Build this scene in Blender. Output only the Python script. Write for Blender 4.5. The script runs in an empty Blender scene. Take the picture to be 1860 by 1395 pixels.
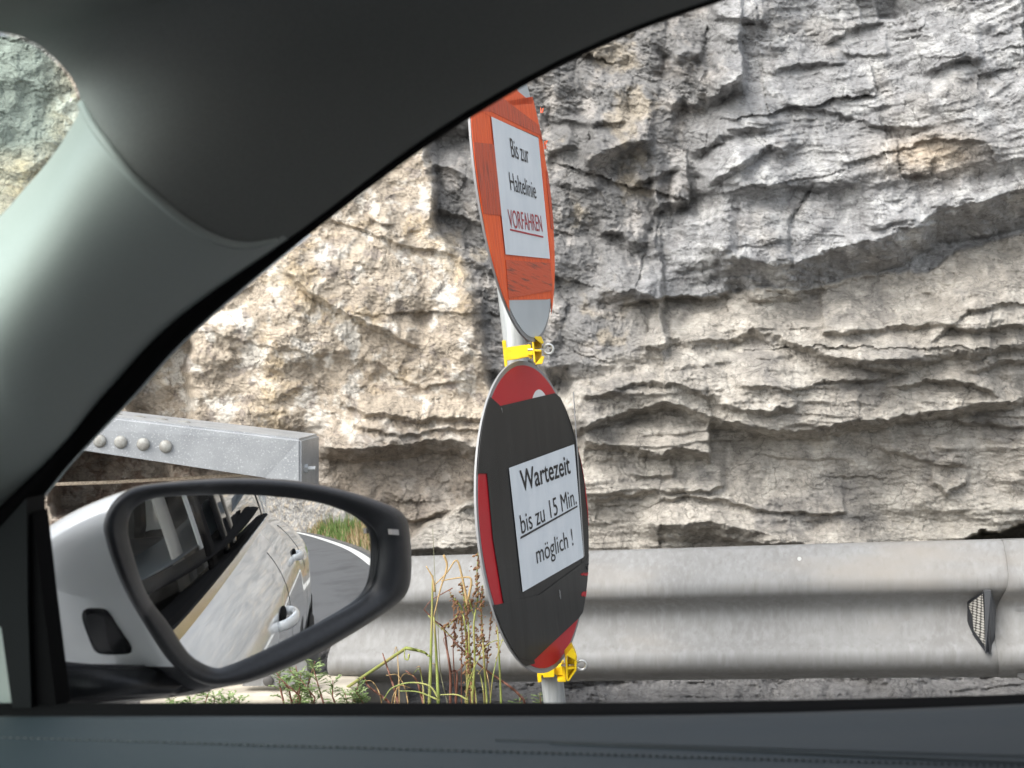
import bpy, bmesh, math, random
import numpy as np
from mathutils import Vector, Matrix
from mathutils.bvhtree import BVHTree
R = math.radians
random.seed(7)
scene = bpy.context.scene
COL = scene.collection
# ------------------------------------------------------------------ camera, sky, sun, exposure
F = 2400.0; CZ = 1.17                      # focal length in photo pixels, eye height
cd = bpy.data.cameras.new('camera'); cam = bpy.data.objects.new('camera', cd); COL.objects.link(cam)
cam.location = (0, 0, CZ); cam.rotation_euler = (R(90), 0, 0)
cd.sensor_width = 36; cd.lens = 36 * F / 1860; cd.clip_start = 0.02; cd.clip_end = 600
cd.dof.use_dof = True; cd.dof.focus_distance = 2.0; cd.dof.aperture_fstop = 20
scene.camera = cam
world = bpy.data.worlds.new('World'); scene.world = world; world.use_nodes = True
wn = world.node_tree; bg = wn.nodes['Background']
sky = wn.nodes.new('ShaderNodeTexSky'); sky.sky_type = 'NISHITA'; sky.sun_disc = False
SUN_EL, SUN_AZ = 46, 226                  # elevation, compass azimuth clockwise from +Y
sky.sun_elevation = R(SUN_EL); sky.sun_rotation = R(SUN_AZ)
sky.air_density = 1.0; sky.dust_density = 3.0; sky.ozone_density = 1.0
hsv = wn.nodes.new('ShaderNodeHueSaturation'); hsv.inputs['Saturation'].default_value = .35
wn.links.new(sky.outputs[0], hsv.inputs['Color']); wn.links.new(hsv.outputs[0], bg.inputs['Color'])
bg.inputs['Strength'].default_value = 0.15
sl = bpy.data.lights.new('sun', 'SUN'); sl.energy = .72; sl.angle = R(60); sl.color = (1, .96, .9)
so = bpy.data.objects.new('sun', sl); COL.objects.link(so)
az = R(SUN_AZ); el = R(SUN_EL)
sd = Vector((math.sin(az) * math.cos(el), math.cos(az) * math.cos(el), math.sin(el)))
so.rotation_euler = sd.to_track_quat('Z', 'Y').to_euler()
scene.view_settings.view_transform = 'Standard'; scene.view_settings.look = 'None'
scene.view_settings.exposure = 1.62; scene.view_settings.gamma = 1

# ------------------------------------------------------------------ helpers
def ray(px, py): return np.array([(px - 930) / F, 1.0, -(py - 697.5) / F])
def at(px, py, Y): r = ray(float(px), float(py)) * float(Y); return Vector((r[0], r[1], r[2] + CZ))
def tag(o, label=None, cat=None, group=None, kind=None):
    if label: o['label'] = label
    if cat: o['category'] = cat
    if group: o['group'] = group
    if kind: o['kind'] = kind
    return o
def mesh_obj(name, verts, faces, mat=None, parent=None, smooth=False, loc=None):
    me = bpy.data.meshes.new(name); me.from_pydata([tuple(v) for v in verts], [], faces); me.update()
    o = bpy.data.objects.new(name, me); COL.objects.link(o)
    if mat: me.materials.append(mat)
    if smooth: me.polygons.foreach_set('use_smooth', [True] * len(me.polygons))
    if parent:
        o.parent = parent; o.matrix_parent_inverse = Matrix.Translation(parent.location).inverted()
    return o
def bm_obj(name, bm, mat=None, parent=None, smooth=False):
    bmesh.ops.recalc_face_normals(bm, faces=bm.faces)
    me = bpy.data.meshes.new(name); bm.to_mesh(me); bm.free()
    o = bpy.data.objects.new(name, me); COL.objects.link(o)
    if mat: me.materials.append(mat)
    if smooth: me.polygons.foreach_set('use_smooth', [True] * len(me.polygons))
    if parent:
        o.parent = parent; o.matrix_parent_inverse = Matrix.Translation(parent.location).inverted()
    return o
def empty(name, loc=(0, 0, 0)):
    o = bpy.data.objects.new(name, None); o.location = loc; o.empty_display_size = .1; COL.objects.link(o); return o
def box(bm, c, s, rot=None, bev=0.0):
    M = Matrix.Translation(Vector(c)) @ (rot.to_4x4() if rot else Matrix()) @ Matrix.Diagonal((s[0], s[1], s[2], 1))
    g = bmesh.ops.create_cube(bm, size=1, matrix=M)
    if bev:
        ed = set(e for v in g['verts'] for e in v.link_edges)
        bmesh.ops.bevel(bm, geom=list(ed), offset=bev, segments=2, affect='EDGES', profile=.6)
def tube(bm, pts, rad, n=8, cap=True):
    pts = [Vector(p) for p in pts]
    if not hasattr(rad, '__len__'): rad = [rad] * len(pts)
    rings = []; up = None
    for i, p in enumerate(pts):
        d = (pts[min(i + 1, len(pts) - 1)] - pts[max(i - 1, 0)]).normalized()
        if up is None: up = d.orthogonal().normalized()
        up = (up - d * up.dot(d)).normalized(); s = d.cross(up)
        rings.append([bm.verts.new(p + (up * math.cos(a) + s * math.sin(a)) * rad[i]) for a in [2 * math.pi * k / n for k in range(n)]])
    for a, b in zip(rings, rings[1:]):
        for k in range(n): bm.faces.new((a[k], a[(k + 1) % n], b[(k + 1) % n], b[k]))
    if cap: bm.faces.new(rings[0][::-1]); bm.faces.new(rings[-1])
def prism(bm, pts, off):
    """closed plate: polygon of 3D points plus the same moved by off"""
    a = [bm.verts.new(Vector(p)) for p in pts]; b = [bm.verts.new(Vector(p) + Vector(off)) for p in pts]
    n = len(pts); bm.faces.new(a); bm.faces.new(b[::-1])
    for k in range(n): bm.faces.new((a[k], b[k], b[(k + 1) % n], a[(k + 1) % n]))
def cr(pts, n):
    """Catmull-Rom resample, n per span"""
    P = [np.array(p, float) for p in pts]; P = [2 * P[0] - P[1]] + P + [2 * P[-1] - P[-2]]; out = []
    for i in range(1, len(P) - 2):
        for k in range(n):
            t = k / n; a, b, c, d = P[i - 1:i + 3]
            out.append(.5 * (2 * b + (c - a) * t + (2 * a - 5 * b + 4 * c - d) * t * t + (3 * b - a - 3 * c + d) * t ** 3))
    out.append(P[-2]); return out
def resample_closed(pts, n, c, smooth=2):
    """closed outline -> n points at equal angles round c (star shaped)"""
    P = np.array(cr(list(pts) + [pts[0]], 6))[:-1]; ang = np.arctan2(P[:, 1] - c[1], P[:, 0] - c[0])
    r = np.hypot(P[:, 0] - c[0], P[:, 1] - c[1]); o = np.argsort(ang); ang = ang[o]; r = r[o]
    A = np.linspace(-math.pi, math.pi, n, endpoint=False)
    rr = np.interp(A, np.r_[ang - 2 * math.pi, ang, ang + 2 * math.pi], np.r_[r, r, r])
    for _ in range(smooth): rr = (np.roll(rr, 1) + 2 * rr + np.roll(rr, -1)) / 4
    return np.stack([c[0] + rr * np.cos(A), c[1] + rr * np.sin(A)], 1)

# ------------------------------------------------------------------ numpy noise
def hsh(ix, iy, seed):
    h = (ix.astype(np.int64) * 374761393 + iy.astype(np.int64) * 668265263 + seed * 982451653) & 0xffffffff
    h = ((h ^ (h >> 13)) * 1274126177) & 0xffffffff; h ^= h >> 16
    return (h & 0xffffff) / float(0x1000000)
def vn(x, y, seed=0):
    ix = np.floor(x); iy = np.floor(y); fx = x - ix; fy = y - iy
    def g(dx, dy):
        a = hsh(ix + dx, iy + dy, seed) * 6.2831853
        return np.cos(a) * (fx - dx) + np.sin(a) * (fy - dy)
    u = fx * fx * fx * (fx * (fx * 6 - 15) + 10); v = fy * fy * fy * (fy * (fy * 6 - 15) + 10)
    return 1.5 * ((g(0, 0) * (1 - u) + g(1, 0) * u) * (1 - v) + (g(0, 1) * (1 - u) + g(1, 1) * u) * v)
def fbm(x, y, oct=4, seed=0, gain=.5):
    s = 0; a = 1
    for k in range(oct): s = s + a * vn(x * 2 ** k, y * 2 ** k, seed + k * 17); a *= gain
    return s
def ridged(x, y, oct=4, seed=0, gain=.5):
    s = 0; a = 1
    for k in range(oct): s = s + a * (1 - 2 * np.abs(vn(x * 2 ** k, y * 2 ** k, seed + k * 31))); a *= gain
    return s
def facets(x, y, cell, seed, tilt=1.0, k=.30, asp=1.0, crack=0.0):
    """chipped planes: in cell units, returns about -1..1"""
    X = x / cell; Y = y / cell * asp; ix = np.floor(X); iy = np.floor(Y); best = np.full(X.shape, -1e9); sec = best.copy()
    for dx in (-1, 0, 1):
        for dy in (-1, 0, 1):
            jx = ix + dx; jy = iy + dy
            cx = jx + .15 + .7 * hsh(jx, jy, seed); cy = jy + .15 + .7 * hsh(jx, jy, seed + 1)
            hc = hsh(jx, jy, seed + 2) - .5; gx = (hsh(jx, jy, seed + 3) - .5) * 2 * tilt; gy = (hsh(jx, jy, seed + 4) - .5) * 2 * tilt
            ex = X - cx; ey = Y - cy
            val = hc * .6 + gx * ex + gy * ey - k * (ex * ex + ey * ey) * 2
            sec = np.maximum(sec, np.minimum(best, val)); best = np.maximum(best, val)
    return best - crack * np.exp(-((best - sec) / .05))
def saw(ph, sharp=.22):
    f = ph - np.floor(ph)
    return np.where(f < 1 - sharp, f / (1 - sharp), (1 - f) / sharp)
def ss(x, a, b):
    t = np.clip((x - a) / (b - a), 0, 1); return t * t * (3 - 2 * t)

# ------------------------------------------------------------------ materials
def mat(name, col=(.5, .5, .5), rough=.6, metal=0, coat=0, spec=.5):
    m = bpy.data.materials.new(name); m.use_nodes = True; b = m.node_tree.nodes['Principled BSDF']
    b.inputs['Base Color'].default_value = (*col, 1); b.inputs['Roughness'].default_value = rough
    b.inputs['Metallic'].default_value = metal; b.inputs['Coat Weight'].default_value = coat
    b.inputs['Coat Roughness'].default_value = .03; b.inputs['Specular IOR Level'].default_value = spec
    return m
def nodes(m): return m.node_tree, m.node_tree.nodes['Principled BSDF']
def noise_node(nt, scale, detail=4, coord='Object', sc=(1, 1, 1), rough=.55):
    tc = nt.nodes.new('ShaderNodeTexCoord'); mp = nt.nodes.new('ShaderNodeMapping'); mp.inputs['Scale'].default_value = sc
    n = nt.nodes.new('ShaderNodeTexNoise'); n.inputs['Scale'].default_value = scale; n.inputs['Detail'].default_value = detail
    n.inputs['Roughness'].default_value = rough
    nt.links.new(tc.outputs[coord], mp.inputs[0]); nt.links.new(mp.outputs[0], n.inputs['Vector']); return n
def vary(m, c2, scale=8, detail=5, sc=(1, 1, 1), lo=.4, hi=.6, bump=0, bscale=None, rough=None, bdist=.002):
    """mix the base colour towards c2 with noise; optional bump"""
    nt, b = nodes(m); n = noise_node(nt, scale, detail, sc=sc)
    rp = nt.nodes.new('ShaderNodeValToRGB'); rp.color_ramp.elements[0].position = lo; rp.color_ramp.elements[1].position = hi
    src = b.inputs['Base Color'].links[0].from_socket if b.inputs['Base Color'].links else None
    mx = nt.nodes.new('ShaderNodeMix'); mx.data_type = 'RGBA'
    if src: nt.links.new(src, mx.inputs[6])
    else: mx.inputs[6].default_value = b.inputs['Base Color'].default_value
    mx.inputs[7].default_value = (*c2, 1)
    nt.links.new(n.outputs['Fac'], rp.inputs[0]); nt.links.new(rp.outputs[0], mx.inputs[0]); nt.links.new(mx.outputs[2], b.inputs['Base Color'])
    if rough:
        mr = nt.nodes.new('ShaderNodeMapRange'); mr.inputs[3].default_value = rough[0]; mr.inputs[4].default_value = rough[1]
        nt.links.new(n.outputs['Fac'], mr.inputs[0]); nt.links.new(mr.outputs[0], b.inputs['Roughness'])
    if bump:
        n2 = noise_node(nt, bscale or scale, 6, sc=sc); bp = nt.nodes.new('ShaderNodeBump')
        bp.inputs['Strength'].default_value = bump; bp.inputs['Distance'].default_value = bdist
        nt.links.new(n2.outputs['Fac'], bp.inputs['Height']); nt.links.new(bp.outputs[0], b.inputs['Normal'])
    return m
def glass_mat(name, tint, refl=.06):
    m = bpy.data.materials.new(name); m.use_nodes = True; nt = m.node_tree; nt.nodes.clear()
    o = nt.nodes.new('ShaderNodeOutputMaterial'); t = nt.nodes.new('ShaderNodeBsdfTransparent'); t.inputs[0].default_value = (*tint, 1)
    g = nt.nodes.new('ShaderNodeBsdfGlossy'); g.inputs['Roughness'].default_value = .01
    fr = nt.nodes.new('ShaderNodeFresnel'); fr.inputs[0].default_value = 1.45
    ml = nt.nodes.new('ShaderNodeMath'); ml.operation = 'MULTIPLY'; ml.inputs[1].default_value = refl
    mx = nt.nodes.new('ShaderNodeMixShader'); nt.links.new(fr.outputs[0], ml.inputs[0]); nt.links.new(ml.outputs[0], mx.inputs[0])
    nt.links.new(t.outputs[0], mx.inputs[1]); nt.links.new(g.outputs[0], mx.inputs[2]); nt.links.new(mx.outputs[0], o.inputs[0]); return m

galv = vary(mat('galvanized_steel', (.205, .202, .196), .6, .0), (.178, .174, .168), 9, 6, (1, 1, .35), .42, .62, bump=.25, bscale=60, rough=(.5, .7), bdist=.0006)
vary(galv, (.24, .24, .236), 70, 5, (1, 1, .3), .45, .75)
vary(galv, (.155, .148, .137), 60, 4, (1.6, 1.6, .10), .52, .85)
vary(galv, (.23, .205, .175), 2.2, 5, (.6, 1, 2.5), .55, .75)
galv_clean = vary(mat('new_zinc', (.50, .51, .51), .45, .4), (.38, .40, .41), 40, 5, (1, 1, .4), .4, .6, bump=.3, bscale=90)
beam_m = vary(mat('beam_zinc', (.39, .40, .41), .5, .3), (.30, .31, .32), 14, 7, (1, 1, 1), .35, .65, bump=.35, bscale=120, bdist=.001)
vary(beam_m, (.58, .59, .60), 260, 3, (1, 1, 1), .58, .70)
paint = mat('white_paint', (.80, .825, .84), .25, 0, 1.0); nodes(paint)[1].inputs['Coat IOR'].default_value = 1.75
black_plastic = vary(mat('black_plastic', (.016, .017, .02), .42), (.022, .023, .027), 300, 2, bump=.05, bscale=700)
gloss_black = mat('gloss_black', (.002, .003, .005), .06, 0, 0, .2)
rubber = mat('black_rubber', (.004, .004, .0045), .9, spec=.06)
chrome = mat('chrome_trim', (.75, .75, .75), .12, 1)
yellow = vary(mat('yellow_plastic', (.80, .56, .012), .38), (.66, .43, .01), 60, 3, lo=.45, hi=.75)
glass_front = glass_mat('side_glass', (.955, .97, .965), .15)
glass_wind = glass_mat('windscreen_glass', (.80, .92, .86), 1)
glass_tint = glass_mat('tinted_glass', (.10, .11, .11), 1)
glass_dark = mat('dark_glass', (.008, .009, .01), .02, 0, 1)

# ------------------------------------------------------------------ rock face
def rock_material():
    m = mat('rock', rough=.92, spec=.25); nt, b = nodes(m)
    at_ = nt.nodes.new('ShaderNodeAttribute'); at_.attribute_name = 'stone'
    n1 = noise_node(nt, 26, 9, rough=.78); n2 = noise_node(nt, 95, 6, sc=(.5, .5, 1.6), rough=.75); n3 = noise_node(nt, 4.5, 6)
    mr = nt.nodes.new('ShaderNodeMapRange'); mr.inputs[1].default_value = .3; mr.inputs[2].default_value = .7
    mr.inputs[3].default_value = .66; mr.inputs[4].default_value = 1.32; nt.links.new(n1.outputs['Fac'], mr.inputs[0])
    mr3 = nt.nodes.new('ShaderNodeMapRange'); mr3.inputs[1].default_value = .3; mr3.inputs[2].default_value = .7
    mr3.inputs[3].default_value = .82; mr3.inputs[4].default_value = 1.18; nt.links.new(n3.outputs['Fac'], mr3.inputs[0])
    mr2 = nt.nodes.new('ShaderNodeMapRange'); mr2.inputs[1].default_value = .3; mr2.inputs[2].default_value = .7
    mr2.inputs[3].default_value = .8; mr2.inputs[4].default_value = 1.2; nt.links.new(n2.outputs['Fac'], mr2.inputs[0])
    a = nt.nodes.new('ShaderNodeMath'); a.operation = 'MULTIPLY'; nt.links.new(mr.outputs[0], a.inputs[0]); nt.links.new(mr2.outputs[0], a.inputs[1])
    a2 = nt.nodes.new('ShaderNodeMath'); a2.operation = 'MULTIPLY'; nt.links.new(a.outputs[0], a2.inputs[0]); nt.links.new(mr3.outputs[0], a2.inputs[1])
    vm = nt.nodes.new('ShaderNodeVectorMath'); vm.operation = 'SCALE'
    nt.links.new(at_.outputs['Color'], vm.inputs[0]); nt.links.new(a2.outputs[0], vm.inputs['Scale']); nt.links.new(vm.outputs[0], b.inputs['Base Color'])
    ad = nt.nodes.new('ShaderNodeMath'); ad.operation = 'ADD'; nt.links.new(n1.outputs['Fac'], ad.inputs[0])
    h2 = nt.nodes.new('ShaderNodeMath'); h2.operation = 'MULTIPLY'; h2.inputs[1].default_value = .45; nt.links.new(n2.outputs['Fac'], h2.inputs[0]); nt.links.new(h2.outputs[0], ad.inputs[1])
    tc = nt.nodes.new('ShaderNodeTexCoord'); nd = noise_node(nt, 7, 5); sub_ = nt.nodes.new('ShaderNodeVectorMath'); sub_.operation = 'MULTIPLY_ADD'
    sub_.inputs[1].default_value = (.22, .22, .22); nt.links.new(nd.outputs['Color'], sub_.inputs[0]); nt.links.new(tc.outputs['Object'], sub_.inputs[2])
    prev = vm.outputs[0]; hsrc = ad.outputs[0]
    for sc_, wd, st in (((4, 4, 15), .018, .62), ((13, 13, 42), .035, .72)):
        mp = nt.nodes.new('ShaderNodeMapping'); mp.inputs['Scale'].default_value = sc_; mp.inputs['Rotation'].default_value = (0, .25, 0); nt.links.new(sub_.outputs[0], mp.inputs[0])
        vo = nt.nodes.new('ShaderNodeTexVoronoi'); vo.feature = 'DISTANCE_TO_EDGE'; vo.inputs['Scale'].default_value = 1; nt.links.new(mp.outputs[0], vo.inputs['Vector'])
        cr_ = nt.nodes.new('ShaderNodeMapRange'); cr_.inputs[1].default_value = 0; cr_.inputs[2].default_value = wd; cr_.inputs[3].default_value = st; cr_.inputs[4].default_value = 1
        nt.links.new(vo.outputs['Distance'], cr_.inputs[0])
        v2 = nt.nodes.new('ShaderNodeVectorMath'); v2.operation = 'SCALE'; nt.links.new(prev, v2.inputs[0]); nt.links.new(cr_.outputs[0], v2.inputs['Scale']); prev = v2.outputs[0]
        h3 = nt.nodes.new('ShaderNodeMath'); h3.operation = 'MULTIPLY_ADD'; h3.inputs[1].default_value = .8; nt.links.new(cr_.outputs[0], h3.inputs[0]); nt.links.new(hsrc, h3.inputs[2]); hsrc = h3.outputs[0]
    nt.links.new(prev, b.inputs['Base Color'])
    bp = nt.nodes.new('ShaderNodeBump'); bp.inputs['Strength'].default_value = .8; bp.inputs['Distance'].default_value = .0065
    nt.links.new(hsrc, bp.inputs['Height']); nt.links.new(bp.outputs[0], b.inputs['Normal'])
    return m
ROCK = rock_material()
def grid_mesh(name, P, colr, m, smooth=True):
    nr, nc = P.shape[:2]; me = bpy.data.meshes.new(name)
    me.vertices.add(nr * nc); me.vertices.foreach_set('co', P.reshape(-1).astype(np.float32))
    idx = np.arange(nr * nc).reshape(nr, nc)
    q = np.stack([idx[:-1, :-1], idx[1:, :-1], idx[1:, 1:], idx[:-1, 1:]], -1).reshape(-1)
    nf = (nr - 1) * (nc - 1); me.loops.add(nf * 4); me.loops.foreach_set('vertex_index', q.astype(np.int32))
    me.polygons.add(nf); me.polygons.foreach_set('loop_start', np.arange(0, nf * 4, 4, dtype=np.int32))
    me.polygons.foreach_set('use_smooth', np.full(nf, smooth)); me.update(calc_edges=True)
    if colr is not None:
        ca = me.color_attributes.new('stone', 'FLOAT_COLOR', 'POINT')
        c4 = np.ones((nr * nc, 4), np.float32); c4[:, :3] = colr.reshape(-1, 3); ca.data.foreach_set('color', c4.reshape(-1))
    me.materials.append(m); o = bpy.data.objects.new(name, me); COL.objects.link(o); return o

Y0 = 3.75
u, v = np.meshgrid(np.arange(-170, 2060, 2.0), np.arange(-260, 1500, 2.0))
wu = u + 9 * fbm(u / 90, v / 90, 3, 5) + 3 * vn(u / 14, v / 14, 9)
wv = v + 6 * fbm(u / 60, v / 60, 3, 6) + 3.0 * vn(u / 16, v / 12, 12) + 1.5 * vn(u / 7, v / 6, 13)
def ledge(pts, w, p, L=50, tl=40, tr=40, pw=1.0):
    x = [a for a, b in pts]; y = [b for a, b in pts]
    lip = np.interp(wu, x, y); w = w * .72; L = L * 1.7; t = (wv - lip) / w
    h = np.where(t < 0, np.exp(np.minimum(t, 0) * w / L), np.clip(1 - t, 0, 1) ** pw)
    return .88 * p * h * ss(wu, x[0] - tl / 2, x[0] + tl / 2) * (1 - ss(wu, x[-1] - tr / 2, x[-1] + tr / 2))
# zones
bA = np.interp(wv, [-300, 150, 280, 350, 430, 470, 560, 640, 760, 850, 1000, 1500], [700, 760, 775, 785, 800, 835, 870, 885, 900, 960, 700, 600])
zA = 1 - ss(wu, bA - 12, bA + 12)
bB = np.interp(wv, [-300, 60, 200, 400, 520, 640, 720, 800], [1180, 1290, 1300, 1230, 1120, 1180, 1000, 900])
bB = bB + 60 * fbm(u / 150, v / 110, 3, 19)
zB = (1 - zA) * (1 - ss(wu, bB - 90, bB + 80)) * (1 - ss(wv, 690, 770))
bD = np.interp(wu, [900, 1090, 1213, 1296, 1379, 1462, 1578, 1680, 1740, 1786, 1860, 2100], [760, 560, 541, 539, 527, 522, 499, 495, 462, 444, 425, 390])
zD = (1 - zA) * ss(wv, bD - 4, bD + 4) * (1 - zB)
zC = np.clip(1 - zA - zB - zD, 0, 1)
H = np.zeros_like(u)
# general undulation + the fine structure of each kind of rock
H += .07 * fbm(u / 420, v / 380, 3, 21) + .03 * fbm(u / 130, v / 110, 3, 22)
fu = wu * .96 + wv * .28; fv = -wu * .28 + wv * .96
H += zA * (.05 + .035 * facets(wu, wv, 190, 31, 1.0, crack=.08) + .018 * facets(fu, wv, 70, 33, 1.1, crack=.1) + .009 * ridged(wu / 60, wv / 50, 5, 33, .5))
H += zB * (-.03 + .060 * facets(fu, fv, 130, 41, 1.3, asp=1.3, crack=.1) + .035 * facets(fu, fv, 52, 43, 1.3, asp=1.3, crack=.15) + .006 * ridged(fu / 30, fv / 13, 4, 45, .6))
rot = np.interp(u, [900, 1300, 1900], [.15, -.12, .18]); gv = v + rot * (u - 1300) + 22 * fbm(u / 260, v / 160, 3, 51)
gu2 = wu * .985 - wv * .17; gv2 = wu * .17 + wv * .985
bl_ = np.interp(u, [1300, 1400, 1700, 2060], [330, 330, 300, 260]); calm = 1 - .8 * ss(u, 1310, 1350) * ss(v, bl_, bl_ + 40)
amp = calm * np.clip(.35 + 1.0 * fbm(u / 120, v / 70, 3, 57), 0.05, 1.3)
H += zC * (.070 * facets(gu2, gv2, 260, 61, 1.3, k=.2, asp=1.7) * calm + .024 * facets(gu2, gv2, 96, 63, 1.3, k=.2, asp=2.2, crack=.03) * calm + .010 * facets(gu2, gv2, 30, 65, 1.3, asp=2.6) + amp * .008 * saw(gv / 17, .35) + amp * .006 * saw(gv / 41, .3) + .003 * ridged(gv / 13 + 0 * u, u / 60, 3, 67))
dv = v + .02 * (u - 1300) + 14 * fbm(u / 320, v / 160, 2, 71) + 3 * fbm(u / 40, v / 30, 2, 72)
ampD = np.clip(.35 + 1.1 * fbm(u / 170, v / 60, 3, 77), 0.12, 1.2)
slab = ss(u, 1290, 1340) * (1 - ss(u, 1640, 1740)) * ss(v, 790, 810) * (1 - ss(v, 895, 925)) + ss(u, 1400, 1480) * (1 - ss(u, 1700, 1790)) * ss(v, 520, 540) * (1 - ss(v, 575, 592))
ampD = ampD * (1 - .9 * np.clip(slab, 0, 1))
H += zD * (.036 * facets(wu, wv, 300, 81, 1.1, k=.2, asp=3.8) + .013 * facets(wu, wv, 120, 82, 1.1, k=.2, asp=3.8, crack=.03) * (1 - .7 * np.clip(slab, 0, 1)) + ampD * .011 * saw(dv / 23, .15) + ampD * .022 * saw(dv / 57 + .3, .12) + ampD * .005 * saw(dv / 11, .2) + .006 * facets(wu, wv, 40, 88, 1.2, asp=3.0, crack=.2) + .003 * ridged(u / 60, v / 14, 3, 87))
H += zD * .10 * ss(wv - bD, 10, 150)
# traced ledges: (lip points, height of the dark underside, how far it stands out, slope length above)
LD = [
 ([(1305,440),(1350,466),(1370,476),(1439,481),(1490,458),(1596,430),(1666,402),(1698,375),(1786,365),(1860,342),(2100,300)], 100, .30, 140, 90, 10),
 ([(1090,530),(1150,525),(1200,541)], 26, .09, 40, 30, 60), ([(1490,603),(1560,600),(1640,590),(1700,586),(1760,597),(1860,590),(2080,580)], 13, .06, 45, 8, 10),
 ([(1205,612),(1260,620),(1320,612),(1370,598),(1420,612),(1460,628),(1500,645),(1560,655),(1640,650),(1720,640),(1800,632),(1880,620),(2080,600)], 22, .085, 60, 30, 10),
 ([(1060,720),(1110,712),(1170,690),(1230,700),(1300,716)], 13, .055, 30, 30, 40), ([(1340,700),(1440,706),(1500,690),(1560,688),(1640,676)], 9, .035, 30, 60, 60),
 ([(1555,655),(1600,668),(1650,664),(1700,655)], 16, .05, 20, 30, 60),
 ([(1040,778),(1080,762),(1130,745),(1200,730),(1270,748),(1370,776),(1440,782),(1500,776),(1570,763),(1630,757),(1690,746),(1760,736),(1870,722)], 26, .13, 55, 30, 60),
 ([(1300,730),(1340,738),(1402,745),(1442,737)], 15, .06, 18, 30, 10), ([(1620,704),(1690,690),(1760,695),(1815,714)], 14, .06, 22, 60, 30),
 ([(1770,668),(1830,655),(2080,640)], 14, .06, 25, 60, 10), ([(1055,800),(1140,812),(1200,826),(1240,812),(1286,824)], 18, .10, 34, 30, 5),
 ([(1140,858),(1180,862),(1222,858)], 13, .05, 15, 20, 10), ([(1070,907),(1165,893),(1250,889),(1310,880)], 10, .05, 26, 40, 20),
 ([(1200,903),(1250,900),(1310,905),(1370,924),(1420,932),(1532,929)], 9, .05, 13, 10, 5),
 ([(1180,952),(1290,948),(1360,960),(1420,978),(1480,985),(1580,984)], 50, .15, 30, 60, 80), ([(1300,975),(1380,985),(1460,1003)], 10, .05, 8, 60, 60),
 ([(1380,822),(1450,831),(1530,831)], 4, .016, 12, 40, 30), ([(1610,818),(1680,836),(1760,848)], 8, .03, 20, 30, 40), ([(1685,880),(1720,892),(1762,878)], 9, .04, 14, 12, 12),
 ([(1690,745),(1760,765),(1860,775)], 8, .03, 25, 60, 30), ([(1690,620),(1760,560),(1840,550)], 10, .04, 25, 40, 30),
 # left, pale rock
 ([(610,724),(665,748),(756,757),(890,757)], 14, .055, 26, 40, 40), ([(580,812),(700,815),(780,798),(840,806),(925,820)], 34, .14, 40, 60, 30),
 ([(640,770),(720,790),(800,778),(900,780)], 9, .04, 12, 60, 40), ([(505,485),(550,525),(593,547),(653,577),(692,594),(750,622)], 15, .07, 40, 30, 30),
 ([(670,392),(713,409)], 7, .04, 20, 20, 20), ([(600,394),(713,438),(825,462)], 8, .03, 24, 40, 40), ([(380,600),(470,620),(560,640),(640,636)], 5, .018, 20, 60, 60),
 ([(690,660),(760,700),(840,690)], 6, .022, 24, 40, 40), ([(640,930),(760,940),(870,915)], 9, .05, 30, 40, 40), ([(600,985),(720,1003),(880,992)], 12, .07, 30, 40, 40),
 # middle wedge and the broken upper part
 ([(985,668),(1040,662),(1080,655),(1130,643),(1205,622)], 48, .15, 90, 30, 12), ([(1285,178),(1310,162),(1348,138)], 34, .13, 60, 50, 5),
 ([(1225,98),(1250,92),(1275,100)], 22, .07, 12, 16, 10), ([(1285,332),(1340,300),(1395,266),(1435,280)], 18, .07, 28, 40, 30), ([(1265,272),(1330,234),(1405,224)], 20, .06, 24, 40, 40),
 ([(1065,290),(1120,262),(1185,250)], 42, .11, 40, 30, 20), ([(1185,374),(1210,366),(1252,366)], 22, .12, 30, 10, 6), ([(1090,420),(1145,420)], 13, .06, 24, 20, 20),
 ([(1140,436),(1195,440)], 26, .08, 24, 10, 6), ([(1300,28),(1345,38),(1385,36)], 12, .05, 20, 14, 20), ([(1500,74),(1555,48),(1595,38)], 9, .04, 24, 20, 30),
 ([(1400,132),(1460,112),(1530,113)], 9, .04, 20, 40, 30), ([(1530,92),(1575,97),(1612,94)], 7, .03, 16, 20, 10), ([(1680,128),(1740,102),(1780,100)], 13, .05, 20, 30, 20),
 ([(1640,318),(1692,316)], 7, .04, 20, 20, 6), ([(1340,443),(1380,447),(1422,440)], 4, .015, 12, 20, 10), ([(1580,412),(1660,395)], 12, .04, 20, 20, 20),
 ([(1150,330),(1200,318),(1235,300)], 12, .05, 20, 20, 20), ([(1010,330),(1060,345),(1090,340)], 14, .05, 20, 20, 20), ([(1000,210),(1060,225),(1130,215)], 14, .05, 24, 20, 20), ([(1000,270),(1040,262)], 16, .05, 20, 20, 20),
 ([(1430,190),(1520,200),(1600,230),(1690,225)], 8, .035, 24, 40, 40), ([(1520,300),(1600,280),(1700,250),(1790,262)], 7, .03, 24, 40, 40), ([(1380,330),(1480,345),(1560,330)], 8, .03, 24, 40, 40),
 ([(785,300),(830,310),(870,330)], 16, .05, 20, 20, 20), ([(800,380),(850,395),(880,410)], 12, .05, 20, 20, 20), ([(835,470),(870,480),(915,500)], 16, .05, 20, 20, 20),
]
for l in LD: H += ledge(*l)
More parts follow.
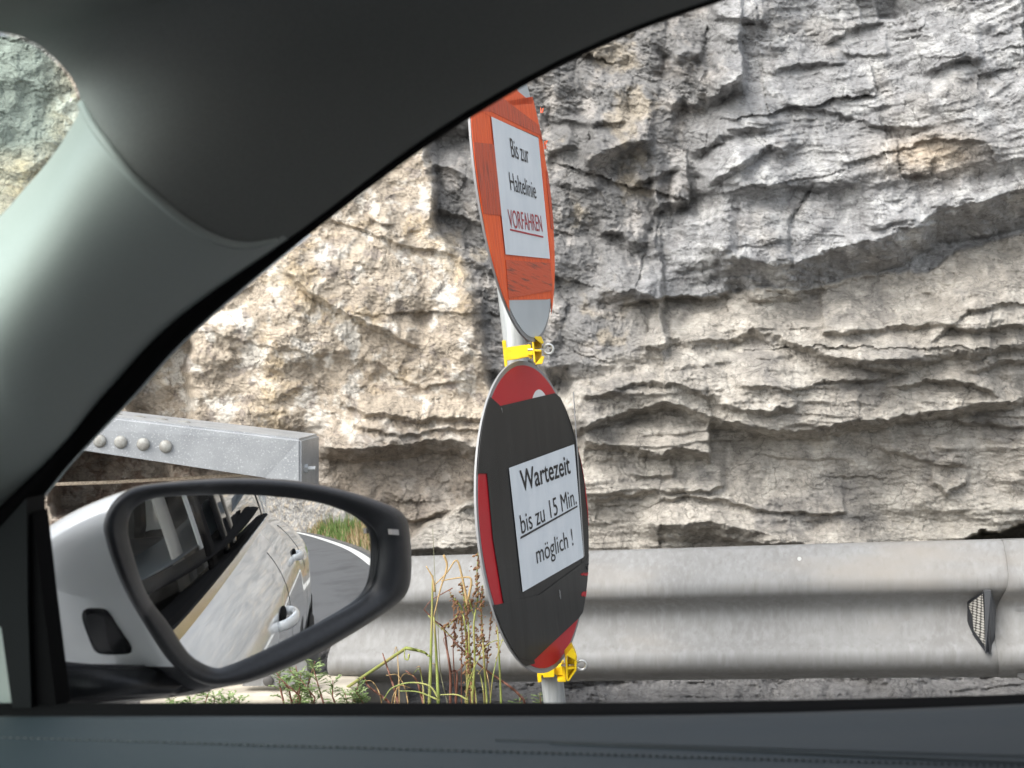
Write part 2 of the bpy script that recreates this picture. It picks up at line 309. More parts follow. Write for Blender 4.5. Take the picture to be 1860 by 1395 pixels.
# the stepped ends of big blocks (vertical breaks)
def block(u0, u1, v0, v1, p, su=8, sv=14):
    return p * ss(wu, u0 - su, u0 + su) * (1 - ss(wu, u1 - su, u1 + su)) * ss(wv, v0 - sv, v0 + sv) * (1 - ss(wv, v1 - sv, v1 + sv))
H += block(1060, 1286, 770, 826, .05, 4, 20) - block(240, 345, 610, 775, .13, 10, 20) - block(100, 300, 800, 930, .28, 14, 14) - block(296, 520, 838, 960, .12, 10, 8)
H += block(1345, 1440, 380, 476, .03, 5, 10) + block(1215, 1275, 100, 195, .07, 12, 12) + block(1270, 1352, 110, 170, .06, 6, 12)  - block(1000, 1065, 200, 300, .04, 8, 12) - block(790, 860, 240, 430, .06, 10, 14)
crk = np.abs(wu - np.interp(wv, [60, 120, 200, 300, 380, 440, 500], [1190, 1215, 1240, 1225, 1195, 1180, 1150])) / 13
H -= .045 * np.exp(-crk ** 2) * ss(wv, 60, 110) * (1 - ss(wv, 440, 500))
crk = np.abs(wu - np.interp(wv, [340, 400, 490], [1478, 1438, 1436])) / 4
H -= .025 * np.exp(-crk ** 2) * ss(wv, 330, 350) * (1 - ss(wv, 480, 495))
cave = ss(wv, np.interp(wu, [1690, 1735, 1790, 1860, 2000], [1030, 985, 966, 948, 930]), np.interp(wu, [1690, 1735, 1790, 1860, 2000], [1036, 991, 972, 954, 936])) * ss(wu, 1700, 1730)
H -= .75 * cave * (1 - ss(wv, 1020, 1060))
# base of the wall spreads towards the road in rubble
H += ss(wv, 1180, 1330) * (.22 + .05 * facets(u, v, 40, 91, 1.2))
H += .0035 * vn(u / 5, v / 4, 95) + .0022 * vn(u / 3.1, v / 2.7, 96)
mini = .007 * facets(fu, fv, 30, 97, 1.2, asp=1.4) + .004 * facets(wu, wv, 15, 98, 1.2, asp=1.3)
H += mini * (zA * .9 + zB * 1.0 + zC * .45 + zD * .12)
Yb = Y0 + .10 * (697.5 - v) / F * Y0 + .06 * (930 - u) / F * Y0
Y = Yb - H
P = np.stack([(u - 930) / F * Y, Y, -(v - 697.5) / F * Y + CZ], -1)
# stone colours (kinds of rock and stains)
def colmix(c, c2, f): return c * (1 - f[..., None]) + np.array(c2) * f[..., None]
c = np.zeros(u.shape + (3,)) + np.array((.24, .235, .23))
nA = fbm(wu / 60, wv / 55, 5, 101, .6); nB = fbm(wu / 33, wv / 30, 4, 103, .6); nC = fbm(wu / 150, wv / 120, 4, 105)
cA = np.zeros_like(c) + np.array((.37, .315, .25)); cA = colmix(cA, (.56, .52, .46), ss(nA, .0, .55)); cA = colmix(cA, (.47, .36, .22), ss(nC + .5 * nB, .25, .9) * .55)
cA = colmix(cA, (.22, .19, .17), ss(nB, .25, .8) * .7)
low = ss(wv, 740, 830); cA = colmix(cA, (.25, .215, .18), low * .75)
cA = colmix(cA, (.17, .115, .085), ss(wu, 60, 120) * (1 - ss(wu, 330, 400)) * ss(wv, 790, 830) * ss(nB, -.3, .5) * .8)
cA = colmix(cA, (.22, .235, .22), (1 - ss(wu, 60, 160)) * (1 - ss(wv, 250, 300)) * .9)
cB = np.zeros_like(c) + np.array((.17, .165, .16)); cB = colmix(cB, (.30, .28, .26), ss(nA, .05, .7)); cB = colmix(cB, (.33, .28, .21), ss(nC + nB * .3, .3, .8) * .6)
cC = np.zeros_like(c) + np.array((.255, .253, .252)); cC = colmix(cC, (.37, .366, .358), ss(nA + .4 * nB, .0, .7)); cC = colmix(cC, (.34, .305, .26), ss(nC, .3, .8) * .25)
cC = colmix(cC, (.16, .155, .155), ss(-nB, .2, .8) * .55)
warm = np.exp(-((wu - 1690) / 90) ** 2 - ((wv - 280) / 40) ** 2); cC = colmix(cC, (.42, .33, .23), warm * .7)
cD = np.zeros_like(c) + np.array((.31, .285, .25)); cD = colmix(cD, (.41, .38, .335), ss(nA, -.1, .6)); cD = colmix(cD, (.17, .16, .15), ss(nC - .3 * nB, .15, .7) * .6)
pale = ss(wu, 1560, 1660) * ss(wv, 880, 920); cD = colmix(cD, (.44, .41, .36), pale * .7)
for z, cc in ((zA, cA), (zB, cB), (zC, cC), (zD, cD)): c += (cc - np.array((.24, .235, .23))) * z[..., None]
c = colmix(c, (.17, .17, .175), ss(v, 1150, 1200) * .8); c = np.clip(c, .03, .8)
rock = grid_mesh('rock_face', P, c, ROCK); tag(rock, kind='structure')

def rock_strip(name, path, z0, z1, step, seed, tan=.35):
    """the same cliff continuing along the road: path of (x, y) points, outward side given by the path's left"""
    pp = np.array(cr([(a, b) for a, b in path], 12)); d = np.r_[0, np.cumsum(np.hypot(*np.diff(pp, axis=0).T))]
    s = np.arange(0, d[-1], step); x = np.interp(s, d, pp[:, 0]); y = np.interp(s, d, pp[:, 1])
    tx = np.gradient(x); ty = np.gradient(y); L = np.hypot(tx, ty); nx = ty / L; ny = -tx / L
    zz = np.arange(z0, z1, step); S, Z = np.meshgrid(s, zz); a = S * 600; b = Z * 600
    wa = a + 25 * fbm(a / 120, b / 120, 3, seed); wb = b + 25 * fbm(a / 120, b / 120, 3, seed + 3)
    h = .25 * fbm(a / 900, b / 800, 3, seed + 5) + .12 * facets(wa, wb, 330, seed + 7, 1.1, asp=1.3) + .05 * facets(wa, wb, 110, seed + 8, 1.1, asp=1.6) + .05 * saw((b + 60 * fbm(a / 300, b / 200, 3, seed + 9)) / 70) + .02 * ridged(a / 60, b / 40, 4, seed + 11)
    h = h - .12 * (Z - 1.0)
    Pp = np.stack([x[None, :] + nx[None, :] * h, y[None, :] + ny[None, :] * h, Z], -1)
    k = fbm(wa / 200, wb / 150, 4, seed + 13); k2 = fbm(wa / 60, wb / 50, 4, seed + 15)
    cc = np.zeros(S.shape + (3,)) + np.array((.23, .22, .21)); cc = colmix(cc, (.36, .34, .31), ss(k2, -.1, .6)); cc = colmix(cc, (.45, .36, .25), ss(k, .1, .6) * tan * 1.6)
    cc = colmix(cc, (.13, .125, .12), ss(-k2, .15, .7) * .7)
    return tag(grid_mesh(name, Pp, cc, ROCK), kind='structure')
rock_strip('rock_face', [(1.66, 3.72), (3.5, 3.45), (7, 3.3), (11, 3.15), (14, 3.0), (18, 2.35), (22, 1.35), (26, .1), (30, -1.6), (36, -5), (44, -11)], -.2, 6.5, .045, 200, .3)
rock_strip('rock_face', [(-9, 3.4), (-6, 3.9), (-3.5, 4.0), (-1.55, 4.02)], -.2, 5.5, .06, 300, .5)

# ------------------------------------------------------------------ ground, road, line
gm = vary(mat('gravel_ground', (.20, .19, .17), .95), (.11, .10, .09), 30, 8, bump=1, bscale=60, bdist=.03)
g = mesh_obj('ground', [(-300, -300, -.012), (300, -300, -.012), (300, 300, -.012), (-300, 300, -.012)], [(0, 1, 2, 3)], gm); tag(g, kind='structure')
asph = vary(mat('asphalt', (.085, .086, .09), .85), (.15, .15, .155), 160, 3, lo=.52, hi=.66, bump=.9, bscale=220, bdist=.006)
vary(asph, (.06, .06, .063), 1.2, 6, lo=.5, hi=.7)
line_path = [(-30, 2.9), (-10, 2.35), (0, 2.15), (6, 2.05), (9.9, 1.87), (14.1, 1.52), (18.15, .9), (23.5, -.09), (28.2, -1.2), (34, -3.4), (42, -8.5), (50, -16)]
lp = [Vector((a, b, 0)) for a, b in cr(line_path, 8)]
def strip(name, path, o0, o1, z, m):
    vs = []; fs = []
    for i, p in enumerate(path):
        d = (path[min(i + 1, len(path) - 1)] - path[max(i - 1, 0)]).normalized(); n = Vector((-d.y, d.x, 0))
        vs += [p + n * o0 + Vector((0, 0, z)), p + n * o1 + Vector((0, 0, z))]
    for i in range(len(path) - 1): fs.append((2 * i, 2 * i + 2, 2 * i + 3, 2 * i + 1))
    return mesh_obj(name, vs, fs, m)
tag(strip('road', lp, -5.8, .22, 0, asph), kind='structure')
wl = vary(mat('road_line_paint', (.62, .62, .60), .7), (.30, .30, .29), 26, 6, lo=.56, hi=.68)
tag(strip('road_marking', lp, -.10, .10, .004, wl), kind='structure')

# ------------------------------------------------------------------ grass along the far bend (seen in the mirror)
def grass_strip():
    rnd = random.Random(3); V = []; Fc = []; MI = []
    for k in range(17000):
        i = rnd.uniform(26, len(lp) - 12); j = int(i); f = i - j; p = lp[j].lerp(lp[j + 1], f)
        d = (lp[j + 1] - lp[j]).normalized(); n = Vector((-d.y, d.x, 0)); o = .35 + rnd.random() ** .7 * .85
        cl = math.sin(i * 2.1) * .5 + math.sin(i * 5.3 + 1) * .3
        b = p + n * o; h = (.18 + .5 * rnd.random()) * (.75 + .45 * cl) * (1.15 if o > .7 else .7); a = rnd.uniform(0, 6.28); w = .008 + .012 * rnd.random()
        t = Vector((math.cos(a), math.sin(a), 0)); lean = Vector((rnd.gauss(0, .25), rnd.gauss(0, .25), 1)) * h
        s = len(V); V += [b - t * w, b + t * w, b + lean * .6 + t * w * .7, b + lean * .6 - t * w * .7, b + lean + Vector((rnd.gauss(0, .05), rnd.gauss(0, .05), 0))]
        Fc += [(s, s + 1, s + 2, s + 3), (s + 3, s + 2, s + 4)]
        gr = rnd.random() < (.85 if 46 < i < 56 else .18); MI += [0 if gr else (1 if rnd.random() < .6 else 2)] * 2
    o = mesh_obj('roadside_grass', V, Fc)
    for m in (mat('green_grass', (.10, .16, .035), .7), mat('dry_grass', (.36, .28, .16), .8), mat('brown_grass', (.24, .15, .07), .8)): o.data.materials.append(m)
    o.data.polygons.foreach_set('material_index', MI)
    tag(o, 'dry golden and green grass along the foot of the cliff in the mirror', 'grass', kind='stuff')
grass_strip()

# ------------------------------------------------------------------ guardrail
def rail_front(px):  # distance of the rail's front at a photo column
    return np.interp(px, [500, 1090, 1830, 2600], [3.20, 3.045, 2.875, 2.72])
def rail_base(t):    # t metres to the right; straight line in plan
    pass
A = at(1090, 1007, 3.045); B = at(1830, 986, 2.875)
rd = Vector((B.x - A.x, B.y - A.y, 0)); slope = (B.z - A.z) / rd.length; rd.normalize(); rn = Vector((rd.y, -rd.x, 0))   # rn points to the road
RT = A.z
prof = [(-.012, -.022), (.0, -.006), (.012, .0), (.03, -.006), (.062, -.045), (.080, -.072), (.083, -.09), (.078, -.105), (.060, -.118), (.041, -.135), (.032, -.15), (.033, -.165), (.040, -.182), (.056, -.212), (.078, -.232), (.084, -.25), (.080, -.268), (.064, -.284), (.030, -.300), (.008, -.310), (.002, -.316)]
prof = [(a, b * .31 / .316) for a, b in [tuple(x) for x in cr(prof, 2)]]
def rail_point(s, off, dz): return Vector((A.x, A.y, RT)) + rd * s + Vector((0, 0, slope * s)) + rn * (off - .083) + Vector((0, 0, dz))
def rail(s0, s1, lift, name, mt, parent, wave=0):
    n = 60; vs = []; fs = []; m = len(prof)
    for side in (0, 1):
        for i in range(n + 1):
            for q, (o, z) in enumerate(prof):
                s = s0 + (s1 - s0) * i / n
                if wave and i == 0: s += wave * math.sin(q / (m - 1) * math.pi * 2.2)
                vs.append(rail_point(s, o + lift - side * .0035, z + .0015 * vn(np.array(s * 1.3), np.array(z), 4)))
    N = (n + 1) * m
    for i in range(n):
        for q in range(m - 1):
            a = i * m + q; fs.append((a, a + m, a + m + 1, a + 1)); fs.append((N + a, N + a + 1, N + a + m + 1, N + a + m))
        a = i * m; fs.append((a, N + a, N + a + m, a + m)); a = i * m + m - 1; fs.append((a, a + m, N + a + m, N + a))
    for i in (0, n):
        for q in range(m - 1): a = i * m + q; fs.append((a, a + 1, N + a + 1, N + a))
    return mesh_obj(name, vs, fs, mt, parent, smooth=True)
G = empty('guardrail', (A.x, A.y, 0)); tag(G, 'long galvanized steel guardrail with a double wave running in front of the rock', 'guardrail')
sL = -.66; sB = (at(1822, 986, 2.875) - A).x / rd.x
rail(sL, sB + .12, -.004, 'rail_beam', galv, G)
rail(sB, sB + 4.0, .005, 'rail_beam', galv, G, wave=.012)
# splice bolts, guard posts behind the rail
def bolt(s, off, dz, r, name='bolt', par=G, m=galv):
    bm = bmesh.new(); c0 = rail_point(s, off, dz); pts = [c0 - rn * .004, c0 + rn * .001, c0 + rn * .004, c0 + rn * .006, c0 + rn * .0065]
    tube(bm, pts, [r, r, r * .85, r * .5, r * .1], 16); return bm_obj(name, bm, m, par, smooth=True)
for k in range(3):
    bolt(sB + .05 + k * .11, .020, -.03, .021); bolt(sB + .045 + k * .11, .031, -.155, .021); bolt(sB + .05 + k * .11, .032, -.298, .012)
bolt(sL + .16, .018, -.155, .013)
for s in (sL + .10, sB + .42, sB + 1.9, sB + 3.7):
    bm = bmesh.new(); p = rail_point(s, -.10, -.20); z1 = p.z + .16; box(bm, (p.x, p.y, z1 / 2 - .1), (.10, .12, z1 + .2), bev=.006); bm_obj('guard_post', bm, galv, G)
# reflector in the valley of the rail
RF = empty('reflector', rail_point(sB - .03, .02, -.15)); tag(RF, 'black trapezoid reflector with a pale honeycomb lens fixed in the valley of the guardrail', 'reflector')
def rq(px, py, dY): return at(px, py, float(rail_front(px)) + dY)
bm = bmesh.new(); prism(bm, [rq(1757, 1092, .045), rq(1786, 1075, -.005), rq(1796, 1073, -.01), rq(1798, 1188, -.01), rq(1791, 1186, -.008), rq(1757, 1140, .045)], (.012, .02, 0)); bm_obj('reflector_housing', bm, black_plastic, RF)
bm = bmesh.new(); prism(bm, [rq(1788, 1074, -.012), rq(1800, 1073, -.012), rq(1808, 1100, .03), rq(1808, 1186, .03), rq(1799, 1188, -.012), rq(1790, 1186, -.012)], (.004, .02, 0)); bm_obj('reflector_frame', bm, mat('grey_plastic', (.06, .062, .066), .5), RF)
lens = mat('reflector_lens', (.62, .60, .56), .25); nt, b = nodes(lens)
tc = nt.nodes.new('ShaderNodeTexCoord'); vo = nt.nodes.new('ShaderNodeTexVoronoi'); vo.inputs['Scale'].default_value = 170; vo.inputs['Randomness'].default_value = .15
rp = nt.nodes.new('ShaderNodeValToRGB'); rp.color_ramp.elements[0].position = .32; rp.color_ramp.elements[1].position = .5
rp.color_ramp.elements[0].color = (.40, .385, .35, 1); rp.color_ramp.elements[1].color = (.07, .065, .06, 1)
mp_ = nt.nodes.new('ShaderNodeMapping'); mp_.inputs['Scale'].default_value = (1.6, 0, 1); nt.links.new(tc.outputs['Object'], mp_.inputs[0]); nt.links.new(mp_.outputs[0], vo.inputs['Vector']); nt.links.new(vo.outputs['Distance'], rp.inputs[0]); nt.links.new(rp.outputs[0], b.inputs['Base Color'])
bm = bmesh.new(); prism(bm, [rq(1759, 1098, .041), rq(1785, 1079, -.008), rq(1790, 1174, -.012), rq(1762, 1136, .041)], (.001, .002, 0)); bm_obj('lens', bm, lens, RF)
# small white sticker bolt on the rail
bm = bmesh.new(); tube(bm, [at(1452, 1015, 2.945), at(1452, 1015, 2.925)], [.0045, .0045], 12); o = bm_obj('screw_cap', bm, mat('white_cap', (.5, .5, .48), .5), G)

# ------------------------------------------------------------------ box beam with rivets, steel rope, low concrete kerb
BMr = empty('barrier_beam', at(540, 880, 3.25)); tag(BMr, 'pale galvanized box beam with round rivets ending at a square post at the left', 'barrier')
bd = 3.2
ft = [(-250, 704), (90, 741), (219, 757), (540, 795)]; fb = [(-250, 762), (90, 816), (152, 826), (485, 862)]
bm = bmesh.new()
p0 = at(487, 864, 3.19); p1 = at(547, 797, 3.2)
q = [at(-250, 704, 3.0), p1, Vector((p1.x, 3.2, -.05)), Vector((p0.x, 3.19, -.05)), p0, at(-250, 762, 3.0)]
prism(bm, q, (0, .30, 0)); bmesh.ops.bevel(bm, geom=list(bm.edges), offset=.006, segments=3, affect='EDGES')
bm_obj('beam', bm, beam_m, BMr)
rivet_m = vary(mat('rivet', (.30, .30, .28), .6, .2), (.22, .21, .19), 80, 4)
def dome(bm, c0, nrm, r, h=.35):
    nrm = Vector(nrm).normalized(); tube(bm, [c0 - nrm * .002, c0 + nrm * .001, c0 + nrm * r * h * .6, c0 + nrm * r * h * .9, c0 + nrm * r * h], [r, r, r * .82, r * .5, r * .08], 18)
for px, py in ((140, 795), (181, 801), (219, 803), (260, 807), (301, 811)):
    bm = bmesh.new(); dome(bm, at(px, py, np.interp(px, [-250, 547], [3.0, 3.2]) - .003), (0, -1, 0), .0155, .45); bm_obj('rivet', bm, rivet_m, BMr, smooth=True)
for px, py in ((205, 753), (247, 757.5), (288, 762), (329, 767)):
    Yv = np.interp(px, [-250, 547], [3.0, 3.2]); zt = at(px, np.interp(px, [-250, 547], [704, 797]), Yv).z; xx = at(px, py, Yv + .1).x
    bm = bmesh.new(); dome(bm, Vector((xx, Yv + .12, zt)), (0, 0, 1), .019, .35); bm_obj('rivet', bm, rivet_m, BMr, smooth=True)
bm = bmesh.new(); e = at(569, 851, 3.26); xe = at(547, 850, 3.2).x; e.x = xe
tube(bm, [e - Vector((.01, 0, 0)), e + Vector((.008, 0, 0))], [.012, .012], 6); tube(bm, [e, e + Vector((.026, 0, 0))], [.006, .006], 10); bm_obj('nut', bm, galv_clean, BMr)
bm = bmesh.new(); pr = [at(60, 881, 3.35), at(200, 876, 3.37), at(350, 868, 3.39), at(510, 858, 3.41)]
tube(bm, pr, .0045, 8); o = bm_obj('steel_rope', bm, vary(mat('rope', (.62, .52, .40), .7), (.42, .33, .25), 150, 3), None, smooth=True); tag(o, 'thin tan steel rope stretched under the box beam above the door mirror', 'rope')
KB = vary(mat('concrete', (.52, .47, .38), .9), (.38, .34, .28), 20, 6, bump=.5, bscale=60)
bm = bmesh.new(); p = at(430, 1264, 2.98); q = at(700, 1257, 2.98); box(bm, ((at(250, 0, 2.98).x + at(640, 0, 2.98).x) / 2, 3.1, p.z / 2), (at(640, 0, 2.98).x - at(250, 0, 2.98).x, .22, p.z), bev=.012)
o = bm_obj('concrete_block', bm, KB); tag(o, 'low cream concrete block below the left end of the guardrail', 'block')
bm = bmesh.new(); prism(bm, [at(452, 1195, 3.02), at(556, 1195, 3.02), at(560, 1246, 3.02), at(440, 1246, 3.02)], (0, .03, 0)); o = bm_obj('end_plate', bm, galv, G)
bm = bmesh.new(); dome(bm, at(487, 1237, 3.017), (0, -1, 0), .012); bm_obj('bolt', bm, mat('dark_bolt', (.08, .075, .07), .6), G, smooth=True)

# ------------------------------------------------------------------ road signs
def sign_frame(cpx, cpy, Yc, phi):
    U = Vector((-.11, 0, 1)).normalized(); t = Vector((math.cos(R(phi)), math.sin(R(phi)), 0)); t = (t - U * t.dot(U)).normalized()
    n = t.cross(U).normalized()
    if n.y > 0: n = -n
    return at(cpx, cpy, Yc), t, U, n
def caster(fr, off=0.0):
    C0, t, U, n = fr; P0 = C0 + n * off; O = Vector((0, 0, CZ))
    def f(px, py):
        d = Vector(ray(px, py)); k = (P0 - O).dot(n) / d.dot(n); return O + d * k
    return f
def loc2(fr, p): d = p - fr[0]; return d.dot(fr[1]), d.dot(fr[2])
def disc(bm, fr, r, off0, off1, n=96):
    C0, t, U, nn = fr
    ring = [C0 + (t * math.cos(a) + U * math.sin(a)) * r + nn * off0 for a in [2 * math.pi * k / n for k in range(n)]]
    prism(bm, ring, nn * (off1 - off0))
def clip_disc(fr, pts, r, off, n=10):
    """densify a traced outline and pull it inside the disc radius"""
    f = caster(fr, off); out = []
    for (a, b) in zip(pts, pts[1:] + pts[:1]):
        for k in range(n):
            p = f(a[0] + (b[0] - a[0]) * k / n, a[1] + (b[1] - a[1]) * k / n); x, y = loc2(fr, p); q = math.hypot(x, y)
            if q > r: x *= r / q; y *= r / q
            out.append(fr[0] + fr[1] * x + fr[2] * y + fr[3] * off)
    o = [out[0]]
    for p in out[1:]:
        if (p - o[-1]).length > .0004: o.append(p)
    return o
def sheet(name, fr, pts, off, m, par, r=10, th=.0006, wob=0.0):
    bm = bmesh.new(); P_ = clip_disc(fr, pts, r, off)
    if wob:
        rnd = random.Random(hash(name) % 100 + len(pts)); P_ = [p + fr[1] * rnd.uniform(-wob, wob) + fr[2] * rnd.uniform(-wob, wob) for p in P_]
    prism(bm, P_, -fr[3] * th); return bm_obj(name, bm, m, par)
def text_on(name, fr, s, px0, py0, px1, py1, hpx, m, par, off, bold=0.0):
    """text whose baseline runs between two photo points; hpx = capital height in photo pixels at the start"""
    f = caster(fr, off); p0 = f(px0, py0); p1 = f(px1, py1); ex = (p1 - p0); L = ex.length; ex.normalize(); ey = ex.cross(fr[3]) * -1
    if ey.z < 0: ey = -ey
    hh = (f(px0, py0 - hpx) - p0).dot(ey)
    cu = bpy.data.curves.new(name, 'FONT'); cu.body = s; cu.size = 1; cu.extrude = .0; cu.offset = bold
    ob = bpy.data.objects.new('tmp', cu); COL.objects.link(ob); dg = bpy.context.evaluated_depsgraph_get(); me = bpy.data.meshes.new_from_object(ob.evaluated_get(dg))
    COL.objects.unlink(ob); bpy.data.objects.remove(ob)
    co = [w.co.copy() for w in me.vertices]; xs = [w.x for w in co]; x0 = min(xs); W = max(xs) - x0; sy = hh / .70
    root = list(range(len(xs)))
    def find(i):
        while root[i] != i: i = root[i]
        return i
    for pl in me.polygons:
        r_ = [find(i) for i in pl.vertices]
        for i in r_: root[i] = r_[0]
    comp = {}
    for i in range(len(xs)): comp.setdefault(find(i), []).append(i)
    word = [0] * len(xs); k = 0; mx = None
    for ids in sorted(comp.values(), key=lambda d: min(xs[i] for i in d)):
        lo_, hi_ = min(xs[i] for i in ids), max(xs[i] for i in ids)
        if mx is not None and lo_ - mx > .16: k += 1
        mx = hi_ if mx is None else max(mx, hi_)
        for i in ids: word[i] = k
    for q in range(k + 1):
        idx = {}; vv = []; ff = []
        for i, w in enumerate(co):
            if word[i] == q: idx[i] = len(vv); vv.append(p0 + ex * ((w.x - x0) / W * L) + ey * (w.y * sy))
        for pl in me.polygons:
            if word[pl.vertices[0]] == q: ff.append([idx[i] for i in pl.vertices])
        mesh_obj(name, vv, ff, m, par)
paper_m = vary(mat('paper', (.68, .72, .75), .55), (.63, .675, .71), 14, 4, (3, 1, .5), bump=.3, bscale=25, bdist=.003)
ink = mat('black_ink', (.012, .012, .014), .5); red_ink = mat('red_ink', (.38, .02, .03), .5)
redm = vary(mat('red_film', (.46, .004, .014), .5, 0, 0), (.43, .010, .02), 10, 4, rough=(.4, .55))
vary(redm, (.55, .07, .09), 6, 3, (1, 1, .4), .58, .8)
tapeb = vary(mat('black_tape', (.010, .0105, .0115), .5), (.017, .018, .019), 30, 6, (1, 1, .15), .4, .7, bump=.5, bscale=22, bdist=.002)
orange = vary(mat('orange_tape', (.86, .12, .012), .5), (.72, .08, .010), 25, 5, (6, 6, .3), .4, .6, bump=.5, bscale=26, bdist=.003)
orange_d = vary(mat('orange_tape_layered', (.55, .065, .014), .45), (.24, .035, .016), 22, 5, (7, 7, .25), .5, .66, bump=.6, bscale=26, bdist=.003)
orange_h = vary(mat('orange_tape_stained', (.40, .045, .012), .45), (.14, .03, .018), 30, 6, (.6, .6, 8), .5, .62, bump=.6, bscale=26, sc=(1, 1, 4), bdist=.003) if False else vary(mat('orange_tape_stained', (.58, .07, .014), .45), (.17, .035, .02), 16, 6, (.5, .5, 9), .54, .66, bump=.6, bscale=26, bdist=.003)
whitef = vary(mat('sign_white', (.50, .54, .56), .35), (.44, .48, .50), 5, 3)
alu = mat('sign_aluminium', (.26, .26, .26), .6, .2)

# lower sign
S1 = sign_frame(976, 935, 2.56, 68.9); E1 = empty('round_sign', S1[0]); tag(E1, 'lower round red sign masked with black tape, paper reading Wartezeit', 'sign')
bm = bmesh.new(); disc(bm, S1, .30, -.004, 0); bm_obj('sign_plate', bm, alu, E1)
bm = bmesh.new(); disc(bm, S1, .291, .0003, .0013); bm_obj('red_face', bm, redm, E1)
bm = bmesh.new(); f = caster(S1, .0018); cc_ = f(984, 760); ring = []
for k in range(40):
    a = 2 * math.pi * k / 40; ring.append(cc_ + S1[1] * .058 * math.cos(a) + S1[2] * .058 * math.sin(a))
prism(bm, ring, -S1[3] * .0004); bm_obj('white_ring', bm, mat('sign_white_ring', (.7, .7, .7), .4), E1)
r1 = .3005
sheet('black_tape', S1, [(906, 738), (1033, 708), (1046, 800), (1062, 1000), (1072, 1100), (958, 1207), (930, 1180), (905, 1020)], .0026, tapeb, E1, r1)
sheet('black_tape', S1, [(890, 720), (908, 736), (922, 860), (945, 1080), (972, 1205), (940, 1215), (914, 1090), (896, 980), (885, 860), (860, 860), (860, 760)], .0034, tapeb, E1, r1)
sheet('black_tape', S1, [(1030, 704), (1048, 706), (1062, 800), (1068, 890), (1078, 960), (1090, 1000), (1085, 1060), (1068, 1100), (1056, 1080), (1058, 960), (1046, 820)], .0034, tapeb, E1, r1)
sheet('black_tape', S1, [(896, 1100), (980, 1080), (1075, 1010), (1078, 1090), (1060, 1115), (966, 1203), (930, 1190), (905, 1160)], .0041, tapeb, E1, r1)
sheet('red_patch', S1, [(1058, 800), (1066, 820), (1076, 910), (1078, 952), (1070, 955), (1064, 900)], .0046, redm, E1, r1)
sheet('paper', S1, [(925, 850), (1043, 807), (1060, 1012), (950, 1075)], .0050, paper_m, E1)
sheet('tape_scratch', S1, [(1041, 712), (1042.5, 712), (1062, 1010), (1060.5, 1010)], .0055, mat('tape_edge', (.3, .3, .3), .5), E1)
text_on('lettering', S1, 'Wartezeit', 948, 893, 1037, 859, 40, ink, E1, .0058, .012)
text_on('lettering', S1, 'bis zu 15 Min.', 948, 970, 1048, 915, 37, ink, E1, .0058)
text_on('lettering', S1, 'möglich !', 976, 1024, 1042, 990, 35, ink, E1, .0058)
sheet('underline', S1, [(946, 975), (1049, 918), (1049, 921), (946, 979)], .0058, ink, E1)
for k, (a, b, c2, d2) in enumerate([(911, 741, 912, 748), (1055, 1044, 1068, 1040), (1056, 1082, 1066, 1074), (1016, 1072, 1018, 1086)]):
    sheet('red_tear', S1, [(a, b), (c2, b + 1), (c2 + 1, d2), (a + 2, d2 + 2)], .0052, redm if k in (1, 2) else mat('torn_edge', (.22, .22, .22), .6), E1, r1, wob=.0015)
# torn tape flaps on the right edge
bm = bmesh.new(); f = caster(S1, .006); rnd = random.Random(5)
for px, py in ((1066, 1030),):
    p = f(px, py); pts_ = [p + Vector((rnd.uniform(-.004, .004), rnd.uniform(-.004, .004), rnd.uniform(-.007, .007))) for _ in range(5)]; tube(bm, pts_, [.001, .002, .001, .002, .0005], 5); bm_obj('torn_tape', bm, tapeb, E1); bm = bmesh.new()
bm.free()

# upper sign
S2 = sign_frame(937, 330, 2.46, 76.3); E2 = empty('round_sign', S2[0]); tag(E2, 'upper round sign wrapped in orange tape, paper reading Bis zur Haltelinie VORFAHREN', 'sign')
bm = bmesh.new(); disc(bm, S2, .30, -.004, 0); bm_obj('sign_plate', bm, alu, E2)
bm = bmesh.new(); disc(bm, S2, .292, .0003, .0013); bm_obj('white_face', bm, whitef, E2)
r2 = .303
sheet('orange_tape', S2, [(846, 120), (890, 150), (985, 300), (1040, 330), (1040, 543), (925, 545), (900, 545), (870, 330)], .0020, orange, E2, r2)
sheet('orange_tape', S2, [(840, 100), (868, 100), (890, 212), (900, 330), (918, 470), (925, 545), (926, 572), (912, 560), (890, 520), (850, 300)], .0028, orange, E2, r2)
sheet('orange_tape', S2, [(978, 245), (1020, 250), (1040, 430), (1030, 540), (1006, 590), (1001, 548), (1001, 470)], .0028, orange, E2, r2)
sheet('orange_tape', S2, [(846, 60), (905, 60), (940, 165), (968, 188), (970, 160), (1000, 200), (1003, 260), (893, 212), (850, 190)], .0034, orange, E2, r2)
sheet('orange_tape_layer', S2, [(860, 258), (898, 262), (911, 392), (878, 388)], .0040, orange_d, E2, r2)
sheet('orange_tape_layer', S2, [(992, 310), (1012, 318), (1022, 425), (1001, 415)], .0040, orange_d, E2, r2)
sheet('orange_tape_layer', S2, [(919, 472), (1000, 478), (1003, 528), (924, 542)], .0040, orange_h, E2, r2)
sheet('orange_tape_layer', S2, [(866, 162), (900, 168), (985, 232), (990, 250), (893, 203), (865, 200)], .0043, orange_d, E2, r2)
sheet('paper', S2, [(893, 212), (978, 251), (999, 470), (919, 462)], .0048, paper_m, E2)
text_on('lettering', S2, 'Bis zur', 930, 285, 962, 297, 34, ink, E2, .0056)
text_on('lettering', S2, 'Haltelinie', 928, 345, 975, 361, 32, ink, E2, .0056)
text_on('lettering', S2, 'VORFAHREN', 926, 413, 986, 421, 33, red_ink, E2, .0056)
sheet('underline', S2, [(927, 415.5), (987, 429), (987, 432), (927, 418.5)], .0056, red_ink, E2)
